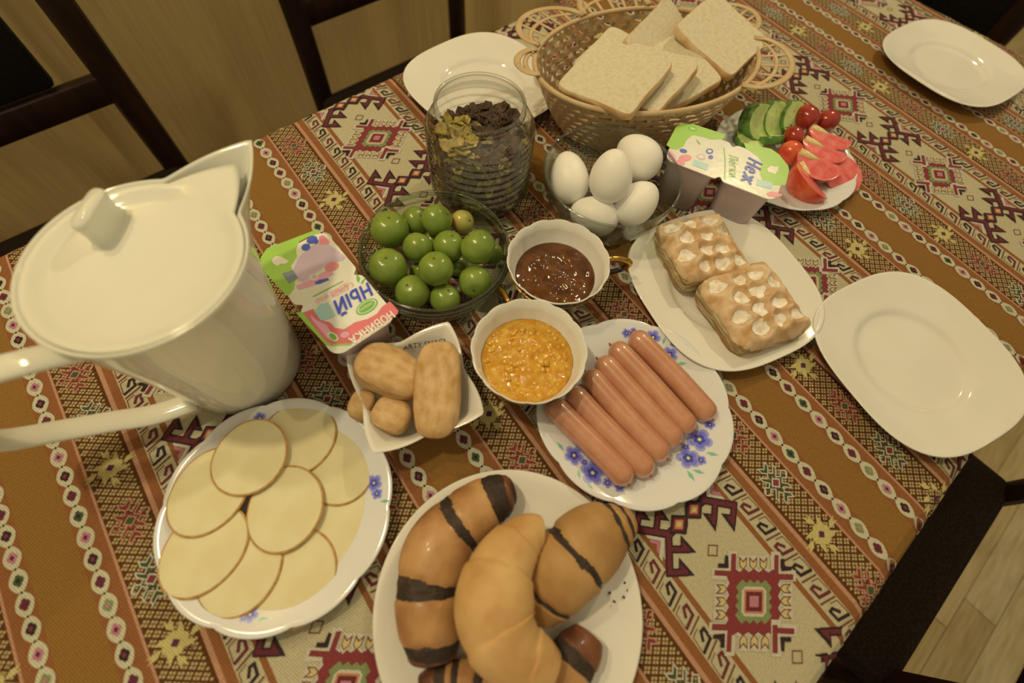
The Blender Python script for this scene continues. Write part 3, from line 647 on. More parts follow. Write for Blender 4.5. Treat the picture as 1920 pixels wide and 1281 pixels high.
rb = bowl('glass_bowl', 'shallow clear glass bowl full of green plums', PLX, PLY, 7.45, 5.0, [(.01, .55), (4, .6), (5.6, 1.1), (6.6, 2.1), (7.1, 3.4), (7.3, 5)], [(.01, 0), (4.5, 0), (5.9, .5), (7.0, 1.7), (7.5, 3.2), (7.6, 5)])
for z, q in ((4.35, 7.58), (3.6, 7.5), (1.6, 6.75)):
    V, F = shell([(q + .12 * math.cos(a), z + .1 * math.sin(a)) for a in np.linspace(0, 2 * math.pi, 9)], 96, None, closed=False); mo('glass_ring', V, F, GLR, rb)
EGX, EGY = 45.75, -8.45
rb = bowl('glass_bowl', 'deep faceted clear glass bowl of white eggs', EGX, EGY, 7.4, 7.0, [(.01, .9), (3.6, 1), (5.2, 2), (6.3, 3.8), (7.0, 5.6), (7.3, 7)], [(.01, 0), (4.3, 0), (4.7, .3), (5.9, 2), (6.9, 4.2), (7.4, 6), (7.5, 7)], (24, .025))
V, F = shell([(4.5 + .25 * math.cos(a), .3 + .25 * math.sin(a)) for a in np.linspace(0, 2 * math.pi, 9)], 96, None, closed=False); mo('foot_ring', V, F, GLR, rb)

# plums
PLM = mat('green_plum_skin', alb(126, 132, 42), .25, .5, noise=.35, col2=alb(100, 112, 30), ramp=(.35, .65), coat=.25, sss=.2); PLY_ = mat('blushed_plum_skin', alb(170, 154, 60), .25, .5, noise=.35, ramp=(.5, .75), col2=alb(176, 116, 52), coat=.25, sss=.2)
STM = mat('plum_scar', alb(90, 74, 30), .7)
ZP = lambda x, y: (660 + x / 4.575, 340 + y / 4.575)
def depth(X, Y, h):
    q = px(X, Y, h); return float((np.array([q[0], q[1], h]) - CAM) @ FW)
PL = [((325, 415), 163, 3.9, 'big green plum at the upper left edge of the bowl, above another big one'), ((310, 738), 165, 3.9, 'big green plum at the left edge of the bowl with a stalk scar'),
      ((535, 315), 122, 3.0, 'creased green plum at the far edge, behind the two in front'), ((730, 333), 135, 4.4, 'round green plum at the far side, high in the heap'),
      ((948, 348), 102, 3.1, 'yellowish plum with an orange blush at the far right'), ((580, 592), 132, 3.6, 'light green plum left of the middle of the heap'),
      ((855, 595), 132, 3.2, 'green plum half hidden behind the middle one'), ((1070, 567), 150, 4.6, 'large green plum at the right with tiny dark specks'),
      ((1205, 620), 98, 3.0, 'small green plum mostly hidden at the right edge'), ((720, 755), 150, 5.0, 'round green plum on top in the middle of the heap'),
      ((520, 950), 148, 3.4, 'green plum at the lower left of the heap'), ((800, 1005), 132, 3.0, 'green plum at the bottom edge nearest the viewer'),
      ((1055, 865), 143, 3.4, 'darker green plum at the lower right'), ((700, 520), 90, 1.9, 'plum deep in the bowl, glimpsed between the upper ones'), ((600, 800), 100, 1.9, 'plum at the bottom of the bowl under the middle one'), ((900, 760), 95, 1.9, 'plum at the bottom of the bowl right of the middle')]
pos_ = []
for (c, rp, h, lb) in PL:
    X, Y = ZP(*c); d = depth(X, Y, h); R = rp / 4.575 * d / FPX * .985; q = px(X, Y, h); pos_.append([q[0], q[1], h, R])
pos_ = np.array(pos_); 
for it in range(120):                         # push touching fruit apart along the viewing direction
    for i in range(len(pos_)):
        for k in range(i + 1, len(pos_)):
            d = pos_[k, :3] - pos_[i, :3]; L = np.linalg.norm(d); o_ = (pos_[i, 3] + pos_[k, 3]) * .985 - L
            if o_ > 0:
                up = 1 if d[2] > 0 else -1
                for a, s in ((k, 1), (i, -1)):
                    v = (CAM - pos_[a, :3]); v /= np.linalg.norm(v); pos_[a, :3] += v * up * s * o_ * .35 + d / L * s * o_ * .12
        lim = .7 + pos_[i, 3]
        if pos_[i, 2] < lim: pos_[i, 2] = lim
        r_ = math.hypot(pos_[i, 0] - PLX, pos_[i, 1] - PLY); mxr = (5.3 + max(0, min(1.7, (pos_[i, 2] - .8) * .55))) - pos_[i, 3] * .86 + .55
        if r_ > mxr and pos_[i, 2] < 5.2: pos_[i, 0] = PLX + (pos_[i, 0] - PLX) * mxr / r_; pos_[i, 1] = PLY + (pos_[i, 1] - PLY) * mxr / r_
rg = random.Random(11)
for (c, rp, h, lb), (x, y, z, R) in zip(PL, pos_):
    r = thing('green_plum', lb, 'plum', x, y, z, 0, 'green plums in the glass bowl', rot=(rg.uniform(-.9, .9), rg.uniform(-.9, .9), rg.uniform(0, 6)))
    def fn(t, rr, zz): k = 1 - .035 * math.exp(-(t - math.pi) ** 2 * 14); return rr * k, zz
    n = 18; prof = [(R * max(.004, math.sin(math.pi * i / n)) * (1 + .02 * math.sin(math.pi * i / n)), R * .97 * math.cos(math.pi * i / n) - (.1 * R * math.exp(-(i / 2.0) ** 2))) for i in range(n + 1)]
    V, F = shell(prof, 40, fn); mo('fruit', V, F, PLY_ if 'blush' in lb else PLM, r)
    V, F = shell([(.01, .9 * R * .97 + .03), (.1, .9 * R + .03), (.13, .87 * R)], 10, closed=False); mo('stalk_scar', V, F, STM, r)

# eggs
EGG = mat('white_eggshell', alb(236, 213, 168), .45, .35, noise=.4, col2=alb(232, 208, 162), sss=.2, bump=(9, .05, .02))
def egg(label, X, Y, h, ax_px, L, Wd):
    q = px(X, Y, h); r = thing('egg', label, 'egg', q[0], q[1], h, 0, 'white eggs in the glass bowl')
    d = Vector(RT * ax_px[0] + DN * ax_px[1] + FW * ax_px[2]); d.normalize()
    r.rotation_euler = d.to_track_quat('Z', 'Y').to_euler()
    n = 28; prof = []
    for i in range(n + 1):
        t = math.pi * i / n; z = math.cos(t); rr = math.sin(t) * (1 - .13 * z) ; prof.append((max(.003, rr * Wd / 2), z * L / 2))
    V, F = shell(prof, 48); mo('shell', V, F, EGG, r)
egg('white egg at the left of the bowl, standing long side up', 1067, 333, 4.4, (-.12, -1, .15), 6.1, 4.35)
egg('white egg on top in the middle of the bowl', 1146, 331, 7.2, (.1, -1, -.9), 5.7, 4.5)
egg('white egg at the upper right of the bowl, resting on the rim', 1197, 295, 5.6, (-.7, -.75, .1), 5.7, 4.75)
egg('white egg at the lower right of the bowl', 1193, 381, 4.4, (.75, -.65, 0), 5.6, 4.4)
egg('white egg at the near edge, half hidden by the rim', 1114, 405, 3.3, (-1, -.3, 0), 5.5, 4.3)

# ================================================================== LATTICE PASTRIES
CRST = mat('baked_puff_pastry', alb(206, 166, 106), .6, .3, noise=.6, col2=alb(176, 124, 62), ramp=(.38, .66), bump=(4, .35, .06))
SUG = mat('icing_sugar', alb(226, 210, 174), .9, .15, noise=1.6, col2=alb(200, 164, 104), ramp=(.42, .72), bump=(8, .6, .05))
LAYR = mat('flaky_layers', alb(208, 176, 108), .6, .3, noise=1.2, col2=alb(150, 108, 54), ramp=(.35, .6), stretch=(.3, .3, 5), bump=(3, .5, .06))
def pastry(label, cx, cy, h, yaw, A=4.2, B=4.0, H=2.4, tilt=(0, 0), seed=1):
    r = thing('lattice_pastry', label, 'pastry', cx, cy, h, 0, 'sugared pastries on the square plate', rot=(math.radians(tilt[0]), math.radians(tilt[1]), math.radians(yaw)))
    rg = random.Random(seed); holes = []
    for j in range(4):
        for i in range(4):
            x = (-1.5 + i + (.5 if j % 2 else 0)) * 2.25 - .5; y = (j - 1.5) * 1.9
            if abs(x) < A - .7 and abs(y) < B - .6: holes.append((x + rg.uniform(-.22, .22), y + rg.uniform(-.2, .2), 1.02 * rg.uniform(.8, 1.12), .82 * rg.uniform(.8, 1.15)))
    def top(x, y):
        e = max(abs(x) / A, abs(y) / B); z = H * (1 - .38 * e ** 6) + .35 * vnoise((x, y, seed), .33) + .12 * vnoise((x, y, seed), 1.1)
        for (hx, hy, ha, hb) in holes:
            d = ((x - hx) / ha) ** 2 + ((y - hy) / hb) ** 2; z += -.62 * math.exp(-d ** 1.8) + .16 * math.exp(-(math.sqrt(d) - 1.35) ** 2 * 9)
        return z
    NR, NT = 40, 132; V = []; F = []
    for i in range(NR + 1):
        q = i / NR
        for k in range(NT):
            t = 2 * math.pi * k / NT; s = sq(t, 0, 7) * (1 + .05 * vnoise((3 * math.cos(t), 3 * math.sin(t), seed), .6) + .035 * vnoise((3 * math.cos(t), 3 * math.sin(t), seed), 1.5)); x, y = A * q * s * math.cos(t), B * q * s * math.sin(t); V.append((x, y, top(x, y)))
    for i in range(NR):
        for k in range(NT): k2 = (k + 1) % NT; F.append((i * NT + k, (i + 1) * NT + k, (i + 1) * NT + k2, i * NT + k2))
    mo('lattice_top', V, F, CRST, r)
    V = []; F = []; prof = [(1.0, None), (1.02, -.06), (.985, -.3), (1.03, -.5), (.97, -.75), (1.02, -1.0), (.96, -1.25), (1.0, -1.5), (.93, -1.8), (.0, -1.8)]
    for (q, dz) in prof:
        for k in range(NT):
            t = 2 * math.pi * k / NT; s = sq(t, 0, 7) * (1 + .05 * vnoise((3 * math.cos(t), 3 * math.sin(t), seed), .6) + .035 * vnoise((3 * math.cos(t), 3 * math.sin(t), seed), 1.5)); x, y = A * s * math.cos(t), B * s * math.sin(t); z0 = top(x, y)
            wob = 1 + .015 * vnoise((x, y, (dz or 0) * 3 + seed), 1.5); z = z0 if dz is None else z0 + dz * (z0 / 1.8) * .98; V.append((x * q * wob, y * q * wob, max(z, .02) if dz is None or dz > -1.8 else .02))
    for i in range(len(prof) - 1):
        for k in range(NT): k2 = (k + 1) % NT; F.append((i * NT + k, i * NT + k2, (i + 1) * NT + k2, (i + 1) * NT + k))
    mo('flaky_side', V, F, LAYR, r)
    for (hx, hy, ha, hb) in holes:
        V = []; F = []
        for i in range(4):
            for k in range(14):
                t = 2 * math.pi * k / 14; q = (.02, .35, .62, .84)[i] * (1 + .12 * math.sin(3 * t + hx) + .08 * math.sin(5 * t + hy)); x, y = hx + ha * q * math.cos(t), hy + hb * q * math.sin(t); V.append((x, y, top(x, y) + .02))
        for i in range(3):
            for k in range(14): k2 = (k + 1) % 14; F.append((i * 14 + k, (i + 1) * 14 + k, (i + 1) * 14 + k2, i * 14 + k2))
        mo('icing_sugar', V, F, SUG, r)
    return r
q = px(1316, 466, 3.0); pastry('sugared lattice pastry nearer the yogurt cups, with darker open edge', q[0], q[1], .95, -19, 4.15, 4.0, 3.3, (0, 0), seed=2)
q = px(1412, 572, 3.0); rp = pastry('paler sugared lattice pastry nearer the empty plate, filling showing at one corner', q[0], q[1], .95, -14, 4.3, 4.4, 3.4, (0, 0), seed=5)
o = mo('leaking_filling', *tube([(2.6, -3.9, .3), (3.3, -4.5, .25), (2.8, -4.9, .2), (2.2, -4.6, .15)], [.4, .45, .3, .15], 8), LAYR, rp)

# ================================================================== SNACK BOWL AND PUFF BISCUITS
SNX, SNY = px(778, 725, 3.6); a_ = px(905, 778, 4); sn0 = math.atan2(a_[1] - SNY, a_[0] - SNX)
r = thing('snack_bowl', 'small square white bowl with pointed corners and black lettering', 'bowl', SNX, SNY, .05)
def fsn(t, rr, z):
    k = min(1, max(0, (rr - 3.2) / 2.6)); e_ = abs(((t - sn0 + math.pi / 4) % (math.pi / 2)) - math.pi / 4) / (math.pi / 4); c = max(0, 1 - e_) ** 1.5
    o_ = (.735 + .33 * c) ; rq = min(1, rr / 3.2); f = (1 - k) * (.9 + .12 * c) + k * o_; return rr * f, z + k ** 2 * (.75 * c - .25)
pin = [(.01, .6), (2.4, .62), (3.3, .9), (4.2, 1.7), (5.1, 2.8), (5.9, 3.7), (6.35, 4.0), (6.42, 3.95), (6.3, 3.8), (5.7, 3.3), (4.8, 2.2), (3.9, 1.0), (3.2, .3), (2.9, 0), (2.6, .1), (.01, .2)]
V, F = shell(pin, 160, fsn); mo('bowl_body', V, F, PORC, r)
def text_mesh(s, size, mt_, parent, M_, name='lettering', shear=0, ext=.0, bold=0):
    c = bpy.data.curves.new('t', 'FONT'); c.body = s; c.size = size / 100; c.align_x = 'CENTER'; c.align_y = 'CENTER'; c.extrude = ext / 100; 
    c.resolution_u = 6
    c.shear = 0; c.offset = 0
    t = bpy.data.objects.new('t', c); sc.collection.objects.link(t); dg = bpy.context.evaluated_depsgraph_get(); me0 = bpy.data.meshes.new_from_object(t.evaluated_get(dg)); bpy.data.objects.remove(t)
    V0 = [(v.co.x + shear * v.co.y, v.co.y, v.co.z) for v in me0.vertices]; F0 = [tuple(p.vertices) for p in me0.polygons]; V = []; F = []
    for k, (ax_, ay_) in enumerate([(0, 0)] + ([(1, .3), (-1, -.3), (.4, 1), (-.4, -1)] if bold else [])):
        V += [(x + ax_ * bold / 100, y + ay_ * bold / 100, z + k * 1e-6) for x, y, z in V0]; F += [tuple(i + k * len(V0) for i in f) for f in F0]
    me = bpy.data.meshes.new(name); me.from_pydata(V, [], F); me.materials.append(mt_); o = bpy.data.objects.new(name, me); link(o, parent); o.matrix_local = M_; return o
def arcp(cx, cy, rx, ry, a0, a1, n=12): return [(cx + rx * math.cos(math.radians(a0 + (a1 - a0) * i / n)), cy + ry * math.sin(math.radians(a0 + (a1 - a0) * i / n))) for i in range(n + 1)]
GLY = {'Н': (.62, [[(.05, 0), (.05, 1)], [(.57, 0), (.57, 1)], [(.05, .5), (.57, .5)]]), 'О': (.7, [arcp(.35, .5, .32, .5, 0, 360, 20)]), 'В': (.6, [[(.05, 0), (.05, 1), (.3, 1)] + arcp(.3, .76, .2, .24, 90, -90, 8) + [(.05, .52)], [(.3, .52)] + arcp(.32, .26, .23, .26, 90, -90, 8) + [(.05, 0)]]),
       'И': (.64, [[(.05, 1), (.05, 0), (.59, 1), (.59, 0)]]), 'К': (.6, [[(.05, 0), (.05, 1)], [(.55, 1), (.08, .48), (.57, 0)]]), 'А': (.66, [[(.0, 0), (.33, 1), (.66, 0)], [(.12, .33), (.54, .33)]]),
       'Ы': (.82, [[(.05, 1), (.05, 0), (.28, 0)] + arcp(.28, .28, .22, .28, -90, 90, 8) + [(.05, .56)], [(.77, 0), (.77, 1)]]), 'Й': (.64, [[(.05, 1), (.05, 0), (.59, 1), (.59, 0)], arcp(.32, 1.28, .16, .12, 200, 340, 6)]),
       'С': (.62, [arcp(.36, .5, .32, .5, 50, 310, 16)]), 'М': (.76, [[(.05, 0), (.05, 1), (.38, .3), (.71, 1), (.71, 0)]]), 'Л': (.64, [[(.0, 0), (.14, .1), (.2, 1), (.59, 1), (.59, 0)]]), 'Е': (.54, [[(.52, 1), (.05, 1), (.05, 0), (.52, 0)], [(.05, .52), (.46, .52)]]),
       'Х': (.6, [[(.02, 0), (.58, 1)], [(.02, 1), (.58, 0)]]), 'Я': (.6, [[(.55, 0), (.55, 1), (.3, 1)] + arcp(.3, .75, .24, .25, 90, 270, 8) + [(.55, .5)], [(.3, .5), (.02, 0)]]), 'Г': (.5, [[(.05, 0), (.05, 1), (.5, 1)]]), 'Д': (.7, [[(.0, -.15), (.0, 0), (.7, 0), (.7, -.15)], [(.12, 0), (.2, 1), (.58, 1), (.58, 0)]]),
       'е': (.52, [[(.04, .36), (.46, .36)] + arcp(.25, .34, .22, .32, 8, 320, 14)]), 'ё': (.52, [[(.04, .36), (.46, .36)] + arcp(.25, .34, .22, .32, 8, 320, 14), [(.14, .86), (.15, .88)], [(.36, .86), (.37, .88)]]), 'ж': (.86, [[(.43, 0), (.43, .68)], [(.04, .68), (.4, .36), (.0, 0)], [(.82, .68), (.46, .36), (.86, 0)]]),
       'г': (.42, [[(.05, 0), (.05, .66), (.4, .66)]]), 'к': (.46, [[(.05, 0), (.05, .68)], [(.42, .68), (.08, .34), (.44, 0)]]), 'и': (.5, [[(.05, .68), (.05, 0), (.45, .68), (.45, 0)]]), ' ': (.3, [])}
def stroke_text(s, size, mt_, parent, M_, wd=.14, shear=0):
    """brush lettering built as flat ribbons"""
    V = []; F = []; x0 = 0; k = 0; tot = sum(GLY[c][0] + .22 for c in s) - .22; cap = size * .72
    for c in s:
        for st in GLY[c][1]:
            for (a, b), (c2, d) in zip(st, st[1:]):
                p = np.array([x0 + a - tot / 2, b - .5]); q = np.array([x0 + c2 - tot / 2, d - .5]); u = q - p; L = np.hypot(*u) + 1e-9; u = u / L; n_ = np.array([-u[1], u[0]]) * wd / 2
                pts = [p - n_ - u * wd * .25, q - n_ + u * wd * .25, q + n_ + u * wd * .25, p + n_ - u * wd * .25]
                F.append(tuple(range(len(V), len(V) + 4))); V += [((x + shear * y) * cap, y * cap, k * .0006) for x, y in pts]; k += 1
        x0 += GLY[c][0] + .22
    o = mo('lettering', V, F, mt_, parent, smooth=False); o.matrix_local = M_; return o
BLACKI = mat('black_print', alb(24, 22, 20), .4)
a = np.array([*px(748, 653, 3.2), 3.2]); b = np.array([*px(842, 638, 3.2), 3.2]); c_ = (a + b) / 2 - np.array([SNX, SNY, .05])
dx = (b - a) / np.linalg.norm(b - a); out = np.array([c_[0], c_[1], 0]); out /= np.linalg.norm(out); out -= dx * (out @ dx); out /= np.linalg.norm(out); up = out * .72 + np.array([0, 0, .70]); up /= np.linalg.norm(up); nz = np.cross(dx, up)
M_ = Matrix.Identity(4)
for i in range(3): M_[i][0] = dx[i]; M_[i][1] = up[i]; M_[i][2] = nz[i]; M_[i][3] = (c_[i] + nz[i] * .12) / 100
text_mesh('PARTY SNACK', .72, BLACKI, r, M_, 'lettering')
PUFF = mat('baked_puff_biscuit', alb(196, 150, 84), .65, .3, noise=1.0, col2=alb(168, 118, 56), ramp=(.35, .7), stretch=(.8, 1.2, 1), bump=(3, .45, .06)); PUFS = mat('puff_biscuit_layers', alb(198, 152, 84), .65, .3, noise=1.0, col2=alb(150, 98, 42), ramp=(.3, .7), stretch=(.5, .5, 6), bump=(3, .8, .08))
def puff(label, P0, P1, h0, h1, wd, th, roll=0, seed=0):
    """pillow biscuit from photo pixel P0 to P1"""
    A = np.array([*px(*P0, h0), h0]); B = np.array([*px(*P1, h1), h1]); c = (A + B) / 2; d = Vector(B - A); L = d.length; 
    r = thing('puff_biscuit', label, 'biscuit', *c, 0, 'puff pastry biscuits in the snack bowl')
    z = Vector((0, 0, 1)); d.normalize(); s = z.cross(d).normalized(); u = d.cross(s); R_ = Matrix((d, s, u)).transposed().to_4x4() @ Matrix.Rotation(math.radians(roll), 4, 'X'); r.rotation_euler = R_.to_euler()
    NT = 72; V = []; F = []
    rings = [(.02, 1), (.35, 1), (.65, .96), (.85, .82), (.95, .62), (1, .42)]
    def pt(q, zf, k):
        t = 2 * math.pi * k / NT; x, y = L / 2 * q * sq(t, 0, 2.9) * math.cos(t), wd / 2 * q * sq(t, 0, 2.9) * math.sin(t); n_ = vnoise((x, y, zf * 2 + seed), .7)
        return (x * (1 + .03 * n_), y * (1 + .05 * n_), th / 2 * zf + .1 * n_ * (zf > .5))
    for (q, zf) in rings: V += [pt(q, zf, k) for k in range(NT)]
    for i in range(len(rings) - 1):
        for k in range(NT): k2 = (k + 1) % NT; F.append((i * NT + k, (i + 1) * NT + k, (i + 1) * NT + k2, i * NT + k2))
    F.append(tuple(range(NT))); mo('top_crust', V, F, PUFF, r)
    V = []; F = []; rings = [(1, .42), (1.015, .3), (.985, .2), (1.02, .1), (.98, -.02), (1.01, -.15), (.97, -.3), (1.0, -.45), (.96, -.65), (.86, -.85), (.6, -1), (.02, -1)]
    for (q, zf) in rings: V += [pt(q, zf, k) for k in range(NT)]
    for i in range(len(rings) - 1):
        for k in range(NT): k2 = (k + 1) % NT; F.append((i * NT + k, (i + 1) * NT + k, (i + 1) * NT + k2, i * NT + k2))
    mo('flaky_layers', V, F, PUFS, r); return r
puff('puff pastry biscuit lying upright along the right side of the snack bowl', (826, 643), (816, 822), 5.4, 3.6, 4.0, 2.4, seed=1)
puff('puff pastry biscuit lying slanted with layered top, nearest the yogurt', (672, 668), (792, 726), 4.8, 3.6, 4.4, 2.6, -14, seed=2)
puff('small puff pastry biscuit end at the lower left of the snack bowl', (703, 765), (768, 792), 3.2, 3.0, 3.0, 2.2, seed=3)
puff('puff pastry biscuit just showing at the left rim of the snack bowl', (658, 752), (700, 766), 2.9, 2.8, 2.7, 1.9, seed=4)

# ================================================================== CROISSANTS
DOUG = mat('glazed_brown_croissant', alb(176, 124, 62), .4, .4, noise=.3, col2=alb(134, 82, 36), ramp=(.35, .68), coat=.08, bump=(1.2, .12, .05))
DOU2 = mat('tan_croissant', alb(168, 120, 58), .5, .35, noise=.25, col2=alb(140, 92, 40), ramp=(.35, .68), bump=(1.2, .15, .05))
DOU3 = mat('plain_golden_croissant', alb(198, 149, 78), .5, .35, noise=.3, col2=alb(172, 118, 54), ramp=(.35, .7), bump=(1.0, .12, .05), sss=.1)
DARKD = mat('dark_baked_dough', alb(112, 62, 30), .42, .4, noise=.6, col2=alb(76, 40, 20), coat=.1, bump=(2, .3, .06))
CHOC = mat('dark_chocolate_stripe', alb(50, 36, 22), .55, .35, noise=1.2, col2=alb(74, 48, 28), ramp=(.5, .72), bump=(3.5, .9, .12))
def croissant(label, pts, stripes, m1, steps=(), base_h=.6, seed=0, flat=.82, skew=.02, dark=()):
    """pts: (pixel x, pixel y, height, radius in pixels)"""
    W3 = []; Rr = []
    for X, Y, h, rp in pts:
        q = px(X, Y, h); W3.append((q[0], q[1], h)); Rr.append(rp * depth(X, Y, h) / FPX)
    n = 230; P = smooth_path(W3, n); R = smooth_path([(a, 0, 0) for a in Rr], n)[:, 0]
    c = P.mean(0); r = thing('croissant', label, 'croissant', c[0], c[1], base_h, 0, 'croissants heaped on the large plate'); P = P - np.array([c[0], c[1], base_h])
    NK = 44; V = []; fr = []
    for i in range(n):
        f = i / (n - 1); t = P[min(i + 1, n - 1)] - P[max(i - 1, 0)]; t /= np.linalg.norm(t); s = np.cross(t, (0, 0, 1)); s /= np.linalg.norm(s); b = np.cross(s, t)
        e = min(1, (min(f, 1 - f) / .045)) ; cap = math.sqrt(max(.02, 1 - (1 - e) ** 2))
        for k in range(NK):
            a = 2 * math.pi * k / NK; g = f + skew * math.sin(a + 1.2 + seed) + .014 * vnoise((f * 30, math.cos(a) * 3, seed), 1.0); m = 1.0
            for (s0, s1) in stripes:
                if s0 < g < s1: m = .945 + .03 * vnoise((f * 60, a * 3, seed), 1)
                else:
                    d = min(abs(g - s0), abs(g - s1)); m -= .05 * math.exp(-(d / .012) ** 2)
            for s0 in steps:
                d = g - s0; m += .07 * (1 / (1 + math.exp(-d / .004)) - .5) * math.exp(-abs(d) / .09) - .035 * math.exp(-(d / .008) ** 2)
            rad = R[i] * cap * m * (1 + .02 * vnoise((P[i][0] + math.cos(a), P[i][1], math.sin(a) + seed), .5))
            p_ = P[i] + s * math.cos(a) * rad + b * math.sin(a) * rad * flat
            V.append((p_[0], p_[1], max(p_[2], .03))); fr.append(g)
    Fd, Fs = [], []
    for i in range(n - 1):
        for k in range(NK):
            k2 = (k + 1) % NK; q = (i * NK + k, i * NK + k2, (i + 1) * NK + k2, (i + 1) * NK + k); g = (fr[q[0]] + fr[q[2]]) / 2
            (Fs if any(a < g < b for a, b in stripes) else Fd).append((q, next((j for j, (a, b) in enumerate(stripes) if a < g < b), -1)))
    caps = [tuple(range(NK))[::-1], tuple((n - 1) * NK + k for k in range(NK))]
    od = mo('dough', V, [f for f, _ in Fd] + caps, [m1, DARKD], r); fm = [int(any(a < (fr[f[0]] + fr[f[2]]) / 2 < b for a, b in dark)) for f, _ in Fd]; od.data.polygons.foreach_set('material_index', fm + [int(any(a <= 0 for a, b in dark)), int(any(b >= 1 for a, b in dark))])
    for j in range(len(stripes)):
        fs = [f for f, q in Fs if q == j]
        if not fs: continue
        ids = sorted({i for f in fs for i in f}); mp_ = {a: i for i, a in enumerate(ids)}; mo('chocolate_stripe', [V[i] for i in ids], [tuple(mp_[i] for i in f) for f in fs], CHOC, r)
    return r
ZK = lambda x, y: (680 + x / 2.971, 850 + y / 2.971)
def kz(*L): return [(*ZK(x, y), h, rr / 2.971) for x, y, h, rr in L]
croissant('curved brown croissant with dark chocolate stripes at the left of the plate', kz((850, 200, 2.3, 60), (770, 230, 2.4, 125), (640, 310, 2.5, 150), (500, 430, 2.6, 175), (410, 560, 2.7, 190), (365, 740, 2.7, 180), (370, 900, 2.6, 180), (390, 1060, 2.4, 165), (400, 1160, 2.1, 120)), [(.015, .045), (.09, .19), (.32, .365), (.60, .675), (.855, .925)], DOUG, seed=1, dark=((-1, .12), (.9, 2)))
croissant('plain golden croissant lying on top of the others', kz((1000, 440, 4.6, 85), (930, 450, 4.9, 115), (840, 530, 5.2, 150), (765, 660, 5.6, 190), (735, 830, 5.8, 225), (760, 990, 5.7, 215), (850, 1110, 5.3, 190), (980, 1190, 4.9, 150), (1060, 1240, 4.6, 110)), [], DOU3, steps=(.2, .37, .62, .82), seed=4)
croissant('broad tan croissant with thin chocolate seams at the right of the plate', kz((1500, 370, 2.6, 60), (1430, 400, 2.9, 125), (1300, 470, 3.2, 195), (1160, 600, 3.5, 215), (1060, 740, 3.2, 190), (990, 850, 2.8, 150), (960, 940, 2.5, 100)), [(.10, .135), (.185, .215), (.455, .485), (.73, .76)], DOU2, steps=(.47, .745), seed=2, flat=.85)
croissant('striped croissant end with rounded brown tip at the lower right of the plate', kz((1260, 1010, 1.9, 90), (1220, 1080, 2.1, 125), (1150, 1180, 2.3, 150), (1080, 1300, 2.3, 150), (1000, 1400, 2.2, 120)), [(.36, .5)], DOUG, seed=3, dark=((-1, .4),))
croissant('striped croissant at the very bottom edge, under the plain one', kz((330, 1340, 1.8, 90), (460, 1290, 2.0, 120), (600, 1290, 2.0, 120), (740, 1320, 2.0, 110)), [(.25, .36), (.42, .5), (.7, .8)], DOUG, seed=6, dark=((-1, .3),))

# ================================================================== BREAD BASKET
BSK = mat('tan_woven_plastic', alb(184, 146, 86), .45, .35, noise=.5, col2=alb(176, 138, 80), bump=(5, .2, .03))
BX, BY, BA, BBb, BROT, BH = 61.6, 3.0, 14.7, 9.9, math.radians(-17), 8.2
r = thing('bread_basket', 'oval tan woven plastic basket full of sliced bread', 'basket', BX, BY, .05)
def bw(t, h, off=0.):                         # point on the basket wall
    q = h / BH; f = .70 + .30 * q ** .75; a, b = BA * f + off, BBb * f + off; x, y = a * math.cos(t), b * math.sin(t)
    return (x * math.cos(BROT) - y * math.sin(BROT), x * math.sin(BROT) + y * math.cos(BROT), h)
NS = 40; CPS = 8; NCOL = NS * CPS; hs = [.05, .45]
while hs[-1] < BH - .6: hs += [hs[-1] + .50, hs[-1] + 1.02]
hs[-1] = BH; V = []; F = []
for a_, h in enumerate(hs):
    for c_ in range(NCOL): t = 2 * math.pi * c_ / NCOL; V.append(bw(t, h, .10 * math.cos(NS * t / 1 + math.pi * ((a_ // 2) % 2)) * (0 < a_ < len(hs) - 1)))
for a_ in range(len(hs) - 1):
    slot = a_ % 2 == 1; offc = (CPS // 2) * ((a_ // 2) % 2)
    for c_ in range(NCOL):
        if slot and ((c_ + offc) % CPS) not in (0, 1, 2)[:2] and a_ < len(hs) - 2: continue
        c2 = (c_ + 1) % NCOL; F.append((a_ * NCOL + c_, a_ * NCOL + c2, (a_ + 1) * NCOL + c2, (a_ + 1) * NCOL + c_))
o = mo('slotted_wall', V, F, BSK, r, smooth=False); sm = o.modifiers.new('t', 'SOLIDIFY'); sm.thickness = .0022; sm.offset = 0
P = [bw(t, BH, .05) for t in np.linspace(0, 2 * math.pi, 120)]; V, F = tube(P, [(.32, .3)] * 120, 10); mo('rim', V, F, BSK, r)
V, F = shell([(.01, .35), (.99, .35), (1.0, .2), (.99, .05), (.01, .05)], 90, lambda t, rr, z: (rr * math.hypot(*bw(t, 0)[:2]), z)); 
V = [(*bw(math.atan2(y, x), 0, 0)[:2], z) if math.hypot(x, y) > 3 else (x, y, z) for x, y, z in V]; mo('base', V, F, BSK, r)
def ang(X, Y, h=BH):
    q = px(X, Y, h); x, y = q[0] - BX, q[1] - BY; x, y = x * math.cos(-BROT) - y * math.sin(-BROT), x * math.sin(-BROT) + y * math.cos(-BROT); return math.atan2(y / BBb, x / BA)
